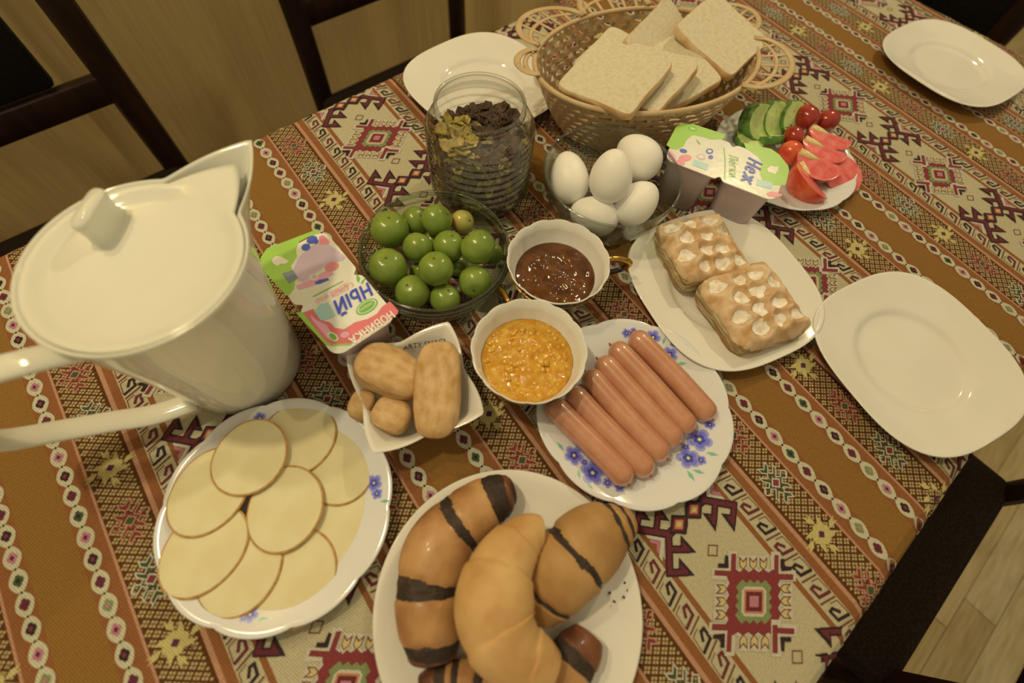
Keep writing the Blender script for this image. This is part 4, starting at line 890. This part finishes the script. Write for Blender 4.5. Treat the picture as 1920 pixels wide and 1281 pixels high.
for (A_, B_, bul) in (((994, 150), (1006, 100), 2.2), ((1008, 92), (1092, 36), 4.4), ((1096, 35), (1215, 18), 4.6), ((1330, 20), (1425, 62), 4.2), ((1432, 75), (1392, 168), 4.0)):
    a0, a1 = ang(*A_), ang(*B_)
    if a1 - a0 > math.pi: a1 -= 2 * math.pi
    if a0 - a1 > math.pi: a0 -= 2 * math.pi
    g = lambda u, v: bw(a0 + (a1 - a0) * u, BH, 0) if v == 0 else tuple(np.array(bw(a0 + (a1 - a0) * u, BH, bul * v * math.sin(math.pi * min(1, max(0, u))) ** .55)) + np.array([0, 0, .5 * v]))
    P = [g(u, 1) for u in np.linspace(0, 1, 26)]; V, F = tube(P, [(.42, .13)] * 26, 8); lp_ = mo('handle_loop', V, F, BSK, r)
    P = [g(u, .55) for u in np.linspace(.08, .92, 20)]; V, F = tube(P, [(.3, .1)] * 20, 6); mo('loop_band', V, F, BSK, lp_)
    for u in np.linspace(.16, .84, 5 if bul > 3 else 2):
        V, F = tube([g(u, v) for v in (0, .35, .7, .98)], [(.25, .09)] * 4, 6); mo('loop_strut', V, F, BSK, lp_)

BRD = mat('white_bread_crumb', alb(199, 174, 119), .9, .15, noise=2.2, col2=alb(188, 162, 104), ramp=(.4, .7), bump=(6, .9, .06)); BCR = mat('bread_crust', alb(204, 166, 102), .7, .25, noise=.5, col2=alb(182, 132, 68), ramp=(.4, .65))
def bread(label, c, eul, s=9.6, th=.95, seed=0):
    r = thing('bread_slice', label, 'bread', c[0], c[1], c[2], 0, 'white bread slices in the basket', rot=[math.radians(e) for e in eul])
    n_ = 96; out = []
    for k in range(n_):
        t = 2 * math.pi * k / n_; q = s / 2 * sq(t, 0, 13) * (1 + .012 * math.sin(5 * t + seed)); out.append((q * math.cos(t), q * math.sin(t)))
    def bend(x, y): return .12 * math.sin(x * .5 + seed) + .10 * math.cos(y * .45 + seed)
    for nm, m_, rings in (('crumb', BRD, [(.01, th / 2), (.5, th / 2), (.9, th / 2), (.975, th / 2 - .02)]), ('crumb', BRD, [(.975, -th / 2 + .02), (.9, -th / 2), (.5, -th / 2), (.01, -th / 2)]), ('crust', BCR, [(.975, th / 2 - .02), (1, th / 2 - .15), (1, -th / 2 + .15), (.975, -th / 2 + .02)])):
        V = []; F = []
        for q, z in rings: V += [(x * q, y * q, z + bend(x * q, y * q)) for x, y in out]
        for i in range(len(rings) - 1):
            for k in range(n_): k2 = (k + 1) % n_; F.append((i * n_ + k, (i + 1) * n_ + k, (i + 1) * n_ + k2, i * n_ + k2))
        if rings[0][0] < .1: F.append(tuple(range(n_)))
        if rings[-1][0] < .1: F.append(tuple((len(rings) - 1) * n_ + k for k in range(n_))[::-1])
        mo(nm, V, F, m_, r)
    return r
bread('front left bread slice, lowest corner on the basket rim', (54.2, 1.5, 9.2), (8, -4, -73), s=9.9, seed=0)
bread('bread slice just behind the front left one, its crusty corner showing', (58.4, .5, 8.0), (10, -8, -76), seed=1)
bread('bread slice in the middle with a raised crusty peak', (62.9, .4, 6.9), (12, 2, -96), seed=2)
bread('bread slice peeping out behind the front left slice', (59.2, 4.9, 6.9), (4, 2, -72), seed=3)
bread('bread slice standing at the back with its point up and a thick lower edge', (66.4, 4.2, 6.7), (30, -12, 13.7), th=1.15, seed=4)
bread('bread slice standing against the right end of the basket', (71.9, .7, 8.7), (3, 14, -78), th=1.15, seed=5)

# ================================================================== JAR OF CEREAL
JX, JY = 36.3, 3.0
JG = glassmat('jar_glass', (.995, .995, .99, 1), (.56, .58, .52, 1), ior=1.9); r = thing('glass_jar', 'open ribbed clear glass jar half filled with flakes and dried leaves', 'jar', JX, JY, .05)
prof = [(0, 0), (4.7, 0), (5.2, .35), (5.45, .9)] 
for i in range(9):
    z = 1.2 + i * .95; prof += [(5.5, z), (5.6, z + .15), (5.82, z + .35), (5.88, z + .48), (5.82, z + .6), (5.6, z + .8)]
prof += [(5.6, 9.8), (5.2, 10.5), (4.72, 11.0), (4.6, 11.2), (4.72, 11.35), (4.6, 11.5), (4.68, 11.75)]
V, F = shell(prof, 96, closed=False); F.append(tuple(range(96))[::-1]); mo('ribbed_wall', V, F, JG, r)
V, F = shell([(4.5 + .2 * math.cos(a), 11.92 + .16 * math.sin(a)) for a in np.linspace(0, 2 * math.pi, 12)], 96, closed=False); mo('rim', V, F, glassmat('jar_rim_glass', (.96, .97, .96, 1), (.55, .57, .52, 1), ior=1.6), r)
FLD = mat('dark_brown_flakes', alb(82, 56, 32), .5, .4, noise=1.5, col2=alb(54, 36, 20)); FLY = mat('yellow_corn_flakes', alb(172, 142, 58), .5, .3, noise=1.5, col2=alb(140, 112, 40)); FLO = mat('olive_leaf_bits', alb(120, 112, 60), .6, noise=1.5, col2=alb(90, 80, 40))
def flakes(name, n, mt_, pick, s0, s1, seed, cup_=.16):
    rg = random.Random(seed); mb = MB()
    for i in range(n):
        x, y, z, nrm = pick(rg); s = rg.uniform(s0, s1); Rm = Euler((rg.uniform(-.7, .7), rg.uniform(-.7, .7), rg.uniform(0, 6.3))).to_matrix(); nr = Vector(nrm).to_track_quat('Z', 'Y').to_matrix()
        V = []; 
        for q, zz in ((.02, 0), (.6, .07), (1, cup_ * .5), (.97, cup_ * .5 - .1), (.02, -.1)):
            for k in range(7): t = 2 * math.pi * k / 7 + i; w_ = q * s * (1 + .18 * math.sin(2 * t + i)); V.append(Vector((w_ * math.cos(t), w_ * math.sin(t), zz)))
        F = [(a * 7 + k, a * 7 + (k + 1) % 7, (a + 1) * 7 + (k + 1) % 7, (a + 1) * 7 + k) for a in range(4) for k in range(7)]
        mb.add([tuple(nr @ Rm @ v + Vector((x, y, z))) for v in V], F)
    return mb
def topf(rg):
    a, q = rg.uniform(0, 6.28), math.sqrt(rg.random()) * 4.5; x, y = q * math.cos(a), q * math.sin(a); return x, y, 7.75 + .4 * rg.random() + .1 * x, (0, 0, 1)
def topy(rg):
    a, q = rg.uniform(1.7, 3.6), rg.uniform(1.2, 4.2); x, y = q * math.cos(a), q * math.sin(a); return x, y, 7.9 + .4 * rg.random(), (.2, 0, 1)
def side(rg):
    a = rg.uniform(0, 6.28); z = rg.uniform(1.0, 7.6); return 4.75 * math.cos(a), 4.75 * math.sin(a), z, (math.cos(a), math.sin(a), .3)
ce = thing('cereal_mix', 'mix of dark brown and yellow flakes filling the ribbed jar', 'cereal', JX, JY, .75)
V, F = shell([(.01, .05), (4.6, .1), (4.72, .5), (4.72, 6.6), (4.3, 7.1), (.01, 7.2)], 48); mo('packed_flakes', V, F, mat('packed_flakes', alb(104, 84, 46), .7, noise=1.0, col2=alb(160, 140, 76), ramp=(.42, .58), bump=(2.5, 1, .2)), ce)
for nm, n, m_, pk, a, b, sd in (('dark_flakes', 190, FLD, topf, .45, .85, 1), ('yellow_flakes', 46, FLY, topy, .6, 1.0, 2), ('dark_flakes', 330, FLD, side, .4, .75, 3), ('yellow_flakes', 150, FLY, side, .4, .85, 4), ('leaf_bits', 120, FLO, side, .4, .7, 5)):
    mb = flakes(nm, n, m_, pk, a, b, sd); mb.v = [(x, y, z - .7) for x, y, z in mb.v]; tag(mb.obj(nm, m_, ce, smooth=False), kind='stuff')

# ================================================================== TWIN YOGURT PACKS
YPL = mat('milky_pink_plastic', alb(182, 152, 120), .4, .4, noise=.2, sss=.3); YLID = mat('white_foil_lid', alb(220, 206, 176), .22, .5, coat=.3, noise=.3, bump=(1.2, .25, .06))
PR = {k: mat('print_' + k, alb(*v), .3, coat=.3) for k, v in dict(green=(150, 180, 62), pale_green=(176, 200, 100), red=(212, 104, 86), pink=(226, 150, 140), mauve=(200, 168, 160), blue=(62, 74, 140), navy=(72, 86, 140), rose=(222, 128, 112), white=(232, 222, 196), teal=(164, 186, 170), grey=(120, 128, 112), leaf=(110, 160, 50)).items()}
def yogurt(label, cX, cY, hl, yaw, feats, texts, tilt=(0, 0)):
    c = px(cX, cY, hl); r = thing('twin_yogurt_pack', label, 'yogurt', c[0], c[1], .05, yaw, 'twin fruit yogurt packs'); ya = math.radians(yaw)
    if any(tilt): r.rotation_euler = (math.radians(tilt[0]), math.radians(tilt[1]), ya)
    ht = hl - .05
    def L(X, Y):
        q = px(X, Y, hl); x, y = q[0] - c[0], q[1] - c[1]; return (x * math.cos(-ya) - y * math.sin(-ya), x * math.sin(-ya) + y * math.cos(-ya))
    HL, HW = 6.3, 3.2; 
    out = []
    for s in (1, -1):
        for (a0, cxx, cyy) in (((0, HL - 1.1, HW - 1.1), (90, .75, HW - .55)) if s == 1 else ((90, -.75, HW - .55), (90, -HL + 1.1, HW - 1.1))): pass
    def arc(cxx, cyy, rr, a0, a1, n=6): return [(cxx + rr * math.cos(math.radians(a0 + (a1 - a0) * i / n)), cyy + rr * math.sin(math.radians(a0 + (a1 - a0) * i / n))) for i in range(n + 1)]
    for k in (0, 1):
        s = 1 if k == 0 else -1
        O = [(.0, HW - .55), (.0, -HW + .55)] + arc(.75, -HW + .55, .55, 200, 270) + arc(HL - 1.1, -HW + 1.1, 1.1, 270, 360) + arc(HL - 1.1, HW - 1.1, 1.1, 0, 90) + arc(.75, HW - .55, .55, 90, 160)
        O = [(s * x, s * y) for x, y in O]
        V, F = prism(O, ht - .1, ht); lid = mo('foil_lid', V, F, YLID, r, auto=30)
        cxm = s * (HL / 2 + .1)
        def fnc(t, rr, z): return rr * sq(t, 0, 4.5), z
        V, F = shell([(.01, .12), (2.0, .1), (2.15, 0), (2.3, .15), (2.75, ht - .9), (2.85, ht - .35), (2.95, ht - .3), (2.95, ht - .11), (.01, ht - .11)], 60, fnc); V = [(x + cxm, y, z) for x, y, z in V]; mo('cup', V, F, YPL, r)
    for i, (m_, P, lay) in enumerate(feats):
        pts = [L(*p) for p in P]; mo('lid_print', [(x, y, ht + .012 + .010 * lay + i * .0004) for x, y in pts], [tuple(range(len(pts)))], PR[m_], r, smooth=False)
    for (s, size, m_, X, Y, dirp, bold, shr) in texts:
        x, y = L(X, Y); x2, y2 = L(X + dirp[0], Y + dirp[1]); an = math.atan2(y2 - y, x2 - x)
        ML = Matrix.Translation((x / 100, y / 100, (ht + .085) / 100)) @ Matrix.Rotation(an, 4, 'Z')
        if s[0] in GLY: stroke_text(s, size, PR[m_], r, ML, bold, shr)
        else: text_mesh(s, size, PR[m_], r, ML, 'lettering', shr)
    return r
Z5 = lambda *L_: [(480 + x / 5.336, 420 + y / 5.336) for x, y in L_]
def ell(x, y, a, b, an=0, n=18): return [(x + a * math.cos(t) * math.cos(an) - b * math.sin(t) * math.sin(an), y + a * math.cos(t) * math.sin(an) + b * math.sin(t) * math.cos(an)) for t in [2 * math.pi * i / n for i in range(n)]]
f5 = [('green', Z5((50, 330), (110, 245), (590, 62), (640, 92), (520, 130), (430, 180), (400, 260), (410, 330), (350, 420), (370, 470), (395, 560), (380, 650), (325, 722), (290, 705), (45, 430)), 0),
      ('mauve', Z5((430, 330), (640, 150), (700, 180), (900, 330), (880, 360), (700, 420), (560, 520), (480, 590), (400, 560), (370, 470)), 0),
      ('pink', Z5((480, 590), (720, 460), (780, 500), (600, 610), (430, 660), (400, 620)), 1),
      ('rose', Z5((630, 130), (670, 110), (740, 180), (720, 205), (640, 210)), 1), ('navy', Z5(*ell(560, 160, 55, 38, -.4)), 2), ('navy', Z5(*ell(500, 235, 45, 35, -.2)), 2), ('navy', Z5(*ell(600, 175, 25, 28)), 2),
      ('rose', Z5(*ell(760, 430, 72, 42, -.3)), 2), ('white', Z5((160, 360), (200, 325), (255, 330), (330, 375), (300, 400), (250, 400), (215, 425), (170, 395)), 2),
      ('grey', Z5((262, 500), (370, 462), (420, 540), (330, 600)), 2), ('white', Z5(*ell(580, 535, 45, 32, -.2)), 3), ('mauve', Z5(*ell(585, 532, 28, 20, -.2)), 4), ('navy', Z5((590, 585), (640, 560), (720, 545), (735, 560), (640, 600), (600, 605)), 3),
      ('red', Z5((470, 888), (575, 850), (640, 960), (740, 985), (790, 1040), (880, 1055), (990, 985), (1120, 950), (1210, 900), (1260, 830), (1340, 775), (1425, 870), (1415, 905), (960, 1195), (760, 1205), (700, 1180)), 0),
      ('green', Z5((395, 885), (465, 885), (700, 1180), (760, 1205), (960, 1195), (950, 1215), (770, 1225), (700, 1215)), 0),
      ('pink', Z5((540, 900), (600, 960), (700, 1010), (760, 1100), (720, 1150), (560, 960)), 1),
      ('teal', Z5((585, 880), (640, 805), (720, 790), (800, 920), (730, 950), (650, 970)), 2), ('leaf', Z5(*ell(1110, 830, 122, 62, -.55)), 2), ('white', Z5(*ell(1110, 830, 108, 50, -.55)), 3), ('leaf', Z5(*ell(1110, 830, 98, 42, -.55)), 4),
      ('white', Z5(*ell(770, 1130, 62, 38, .6)), 2), ('leaf', Z5(*ell(770, 1130, 46, 26, .6)), 3), ('pink', Z5(*ell(890, 1110, 45, 30, -.3)), 1), ('leaf', Z5((1005, 500), (1040, 540), (1030, 590), (1010, 570)), 2), ('leaf', Z5((1050, 590), (1100, 530), (1090, 560), (1060, 605)), 2),
      ('leaf', Z5((570, 725), (870, 570), (875, 576), (575, 733)), 2)]
D5 = (-100, 58)
t5 = [('НЫЙ', 1.9, 'blue', *Z5((975, 745))[0], (-100, 56), .17, .2), ('НОВИНКА', 1.05, 'white', *Z5((1165, 1040))[0], (-100, 66), .19, 0), ('С СОКОМ', .55, 'rose', *Z5((865, 665))[0], D5, .13, 0), ('ЛЕСНЫХ ЯГОД', .5, 'rose', *Z5((770, 690))[0], D5, .13, 0), ('Campina', .52, 'white', *Z5((1110, 830))[0], (-100, 62), 0, .2)]
yogurt('twin yogurt pack beside the jug, lid with red band reading НОВИНКА', 617, 543, 6.4, -85.5, f5, t5)
Z6 = lambda *L_: [(1230 + x / 4.683, 200 + y / 4.683) for x, y in L_]
f6 = [('green', Z6((92, 335), (180, 172), (240, 148), (330, 155), (610, 245), (590, 285), (480, 290), (400, 262), (320, 252), (270, 290), (240, 350), (190, 378), (130, 372)), 0),
      ('leaf', Z6(*ell(320, 195, 42, 20, .3)), 1), ('pale_green', Z6(*ell(320, 195, 28, 11, .3)), 2), ('leaf', Z6((350, 285), (385, 320), (388, 338), (365, 318)), 2), ('navy', Z6(*ell(240, 390, 34, 18, .2)), 1), ('rose', Z6(*ell(255, 452, 58, 30, -.1)), 1), ('rose', Z6(*ell(215, 492, 42, 22, .2)), 1),
      ('navy', Z6(*ell(470, 393, 32, 24)), 1), ('white', Z6(*ell(470, 393, 18, 12)), 2), ('mauve', Z6(*ell(395, 442, 40, 26, .3)), 1), ('white', Z6(*ell(395, 442, 22, 14, .3)), 2), ('navy', Z6(*ell(480, 445, 22, 18)), 1), ('teal', Z6((335, 465), (465, 508), (445, 560), (320, 515)), 1),
      ('green', Z6((770, 318), (1010, 372), (1080, 420), (1160, 520), (1168, 560), (1138, 690), (1040, 690), (930, 640), (905, 560), (935, 500), (905, 450), (850, 405), (790, 370)), 0),
      ('white', Z6((975, 545), (1010, 520), (1040, 530), (1075, 525), (1070, 560), (1045, 595), (1015, 582), (985, 575)), 1), ('teal', Z6((890, 640), (1025, 668), (1015, 725), (880, 690)), 1), ('rose', Z6((965, 760), (1020, 745), (1100, 768), (1108, 785), (1060, 795), (985, 785)), 1),
      ('leaf', Z6((592, 362), (600, 362), (612, 480), (608, 640), (598, 640), (602, 480)), 1), ('pink', Z6((110, 372), (170, 430), (180, 500), (110, 460)), 0)]
t6 = [('Неж', 2.2, 'blue', *Z6((840, 575))[0], (-32, 100), .15, .2), ('Лёгки', 1.35, 'leaf', *Z6((680, 525))[0], (0, 100), .1, .1)]
yogurt('twin yogurt pack between the eggs and the vegetables, green lid reading Неж', 1362, 303, 6.9, -63, f6, t6)

# ================================================================== VEGETABLES
CSK = mat('cucumber_skin', alb(72, 104, 32), .3, .45, noise=1, col2=alb(104, 134, 48), stretch=(1, 1, .2), coat=.2); CFL = mat('cucumber_flesh', alb(198, 200, 104), .35, .45, noise=.9, col2=alb(184, 190, 84), coat=.3)
TSK = mat('tomato_skin', alb(156, 42, 22), .2, .5, noise=.6, col2=alb(136, 32, 16), coat=.4); TSO = mat('orange_red_tomato_skin', alb(214, 92, 40), .22, .5, noise=.5, col2=alb(196, 60, 28), coat=.4); TFL = mat('tomato_flesh', alb(216, 104, 78), .25, .5, noise=1.1, col2=alb(206, 74, 54), coat=.4, ramp=(.35, .65), bump=(2, .4, .08)); TCO = mat('tomato_core', alb(214, 190, 104), .35, coat=.3, noise=1, col2=alb(216, 150, 90))
def slice_(label, X, Y, h, R, th, eul):
    q = px(X, Y, h); r = thing('cucumber_slice', label, 'cucumber', q[0], q[1], h, 0, 'cucumber slices on the vegetable plate', rot=[math.radians(e) for e in eul])
    V, F = shell([(R * .93, th / 2), (R, th / 2 - .1), (R, -th / 2 + .1), (R * .93, -th / 2)], 40, closed=False); mo('peel', V, F, CSK, r)
    V, F = shell([(.01, th / 2 - .03), (R * .5, th / 2 - .04), (R * .93, th / 2)], 40, closed=False); F.append(tuple(range(40))); mo('cut_face', V, F, CFL, r)
    V, F = shell([(R * .93, -th / 2), (.01, -th / 2)], 40, closed=False); mo('cut_face', V, F, CFL, r)
    for k in range(7): a = k * .9; V, F = shell([(.01, .03), (.1, .02), (.12, 0)], 6, closed=False); mo('seed', [(x * 1.8 * math.cos(a) - y * math.sin(a) + R * .45 * math.cos(a), x * 1.8 * math.sin(a) + y * math.cos(a) + R * .45 * math.sin(a), z + th / 2 - .03) for x, y, z in V], F, TCO, r)
slice_('thick cucumber slice at the left of the row with dark peel showing', 1418, 229, 2.7, 2.3, 1.9, (52, 4, -12))
slice_('second cucumber slice, standing between its neighbours', 1450, 224, 2.7, 2.3, 1.3, (52, 4, -12))
slice_('third cucumber slice, beside the cherry tomatoes', 1484, 222, 2.6, 2.2, 1.1, (52, 4, -12))
slice_('pale cucumber slice lying flat below the thick one', 1405, 262, 1.3, 2.1, .8, (3, 4, 10))
slice_('small cucumber piece near the stalk of the cherry tomato', 1446, 262, 1.7, 1.6, 1.0, (-35, 20, 0))
def cherry(label, X, Y, h, R, m_=TSK, calyx=False, el=1.18, d=(1, .3)):
    q = px(X, Y, h); r = thing('cherry_tomato', label, 'tomato', q[0], q[1], h, 0, 'whole tomatoes on the vegetable plate', rot=(math.radians(80), 0, math.atan2(d[1], d[0])))
    n = 16; V, F = shell([(R * max(.004, math.sin(math.pi * i / n)), R * el * math.cos(math.pi * i / n) - .12 * R * math.exp(-(i / 1.5) ** 2)) for i in range(n + 1)], 32); mo('fruit', V, F, m_, r)
    if calyx:
        for k in range(5):
            a = k * 1.257; V, F = tube([(0, 0, R * el * .92), (.35 * math.cos(a), .35 * math.sin(a), R * el * 1.05), (.8 * math.cos(a), .8 * math.sin(a), R * el * 1.0)], [(.14, .05), (.12, .04), (.03, .02)], 6); mo('calyx_leaf', V, F, CSK, r)
cherry('dark red cherry tomato at the far rim, left of a pair', 1512, 220, 3.0, 1.5, d=(1, -.2))
cherry('dark red cherry tomato at the far rim, right of a pair', 1552, 226, 2.6, 1.35, d=(.3, 1))
cherry('dark red cherry tomato with green stalk in the middle of the plate', 1488, 256, 2.6, 1.2, calyx=True, d=(-1, .5))
cherry('orange-red tomato half against the yogurt lid', 1482, 287, 2.5, 1.5, TSO, el=1.0)
def axes(z_, x_):
    z = Vector(z_).normalized(); x = Vector(x_); x = (x - z * x.dot(z)).normalized(); y = z.cross(x); return Matrix((x, y, z)).transposed().to_euler()
def wedge(label, X, Y, h, R, half, zax, xax, m_=TSK, core=True, off=.5, sc_=(1, 1, 1)):
    q = px(X, Y, h); r = thing('tomato_wedge', label, 'tomato', q[0], q[1], h, 0, 'cut tomato pieces on the vegetable plate', rot=axes(zax, xax))
    n, m = 18, 14; V = []; F = []; ha = math.radians(half); off = R * off
    for i in range(n + 1):
        ph = math.pi * i / n
        for k in range(m + 1):
            t = -ha + 2 * ha * k / m; rr = R * max(.01, math.sin(ph)) ** .85; V.append(((rr * math.cos(t) - off) * sc_[0], rr * math.sin(t) * sc_[1], R * math.cos(ph) * sc_[2]))
    for i in range(n):
        for k in range(m): a = i * (m + 1) + k; F.append((a, a + 1, a + m + 2, a + m + 1))
    mo('skin', V, F, m_, r)
    for e, s in ((0, 1), (m, -1)):
        ed = [V[i * (m + 1) + e] for i in range(n + 1)]; ax = [(-off * sc_[0], 0, R * math.cos(math.pi * i / n) * sc_[2] * .98) for i in range(n + 1)]
        rows = []
        for f in (0, .12, .4, .7, 1):
            rows.append([tuple(np.array(b_) * (1 - f) + np.array(a_) * f + np.array([0, s * (.10 * math.sin(f * 9) if 0 < f < 1 else 0), 0])) for a_, b_ in zip(ax, ed)])
        VV = sum(rows, []); N_ = n + 1; FF = [(j * N_ + i, (j + 1) * N_ + i, (j + 1) * N_ + i + 1, j * N_ + i + 1) for j in range(4) for i in range(n)]
        mo('cut_flesh', VV, FF, TFL, r)
    if core:
        V, F = tube([(-off * sc_[0], 0, R * .92 * sc_[2]), (-off * .9 * sc_[0], 0, R * .45 * sc_[2]), (-off * .9 * sc_[0], 0, -R * .1 * sc_[2])], [.5, .42, .1], 8); mo('pale_core', V, F, TCO, r)
ZW = (-.53, .85, 0.05)
wedge('tomato wedge farthest from the yogurt, below the pair of cherry tomatoes', 1548, 270, 1.9, 2.9, 30, ZW, (-.7, -.5, -.5))
wedge('tomato wedge with greenish core, second from the far rim', 1538, 294, 2.1, 2.9, 30, ZW, (-.7, -.5, -.5))
wedge('tomato wedge with pale core across the middle of the plate', 1527, 320, 2.5, 2.9, 30, ZW, (-.6, -.45, -.75))
wedge('large cut tomato half with orange skin at the near rim', 1512, 346, 2.0, 2.9, 62, (.1, .9, .15), (-.75, -.35, -.6), TSO, True, .3)
wedge('flat tomato slice with pink flesh at the right rim', 1580, 326, 1.7, 2.7, 82, (-.55, .8, .2), (.35, -.1, -.9), TSO, False, .1, (.55, 1, 1))

# ================================================================== JUG
JCX, JCY, JH = 4.2, -3.2, 16.8
r = thing('lidded_jug', 'large cream-white lidded jug with long spout, nearest the viewer', 'jug', JCX, JCY, .05)
tp_ = px(474, 270, JH + .3); sa0 = math.atan2(tp_[1] - JCY, tp_[0] - JCX); SD = math.hypot(tp_[1] - JCY, tp_[0] - JCX)
def jf(t, rr, z):
    d = abs((t - sa0 + math.pi) % (2 * math.pi) - math.pi); k = max(0, (z - 9.5) / (JH - 9.5)) ** 1.6; wd = .50
    ex = (SD - 7.2) * k * max(0, 1 - d / wd) ** 1.25; return rr + ex, z + .5 * (ex / (SD - 7.2))
prof = [(.01, .4), (4.6, .3), (4.9, 0), (5.25, .1), (5.4, .5), (5.55, 2), (5.85, 6), (6.3, 10.5), (6.75, 14), (7.05, 16.2), (7.22, 16.7), (7.2, 16.9), (7.05, 16.95), (6.9, 16.7), (6.5, 14), (5.9, 9), (5.3, 2), (.01, 1.2)]
V, F = shell(prof, 240, jf); mo('jug_body', V, F, JUGM, r)
# lid: sunk disc, raised edge, tab covering most of the spout
def lf(t, rr, z):
    d = abs((t - sa0 + math.pi) % (2 * math.pi) - math.pi); ex = (SD - 7.2) * .60 * max(0, 1 - d / .44) ** 1.15 * max(0, (rr - 6) / .8); return rr + ex, z
V, F = shell([(.01, 16.15), (3, 16.2), (5.4, 16.35), (6.0, 16.55), (6.35, 16.75), (6.7, 16.86), (6.88, 16.8), (6.8, 16.5), (5.8, 16.1), (.01, 15.9)], 240, lf); lid = mo('lid', V, F, JUGM, r)
# knob: upright bar grip near the far side of the lid
ka = np.array(px(178, 462, 16.6)); kb = np.array(px(208, 372, 17.4)); kc = (ka + kb) / 2 - np.array([JCX, JCY]); kd = kb - ka; kang = math.atan2(kd[1], kd[0])
V = []; F = []
for i, (hx, hy, z) in enumerate([(2.0, .75, 0), (1.7, .5, .35), (1.6, .42, 1.0), (1.7, .5, 1.7), (1.75, .6, 2.1), (1.6, .5, 2.35), (.01, .01, 2.4)]):
    for k in range(40): t = 2 * math.pi * k / 40; s = sq(t, 0, 3.5); V.append((hx * s * math.cos(t), hy * s * math.sin(t), z))
for i in range(6):
    for k in range(40): k2 = (k + 1) % 40; F.append((i * 40 + k, i * 40 + k2, (i + 1) * 40 + k2, (i + 1) * 40 + k))
V = [(x * math.cos(kang) - y * math.sin(kang) + kc[0], x * math.sin(kang) + y * math.cos(kang) + kc[1], z + 16.15) for x, y, z in V]; mo('knob', V, F, JUGM, lid)
P = []
for (rr, z, an) in [(6.3, 14.6, 207), (8.5, 15.4, 198), (11, 15.4, 191), (14, 13.5, 186), (16, 10, 183), (15.8, 7, 182), (13.5, 4.7, 182), (10.5, 3.3, 186), (8, 2.5, 194), (5.2, 2.1, 208)]: P.append((rr * math.cos(math.radians(an)), rr * math.sin(math.radians(an)), z))
P = smooth_path(P, 44); V, F = tube(P, [(.45, 1.0)] * 44, 20, up=(0, 1, 0)); mo('handle', V, F, JUGM, r)
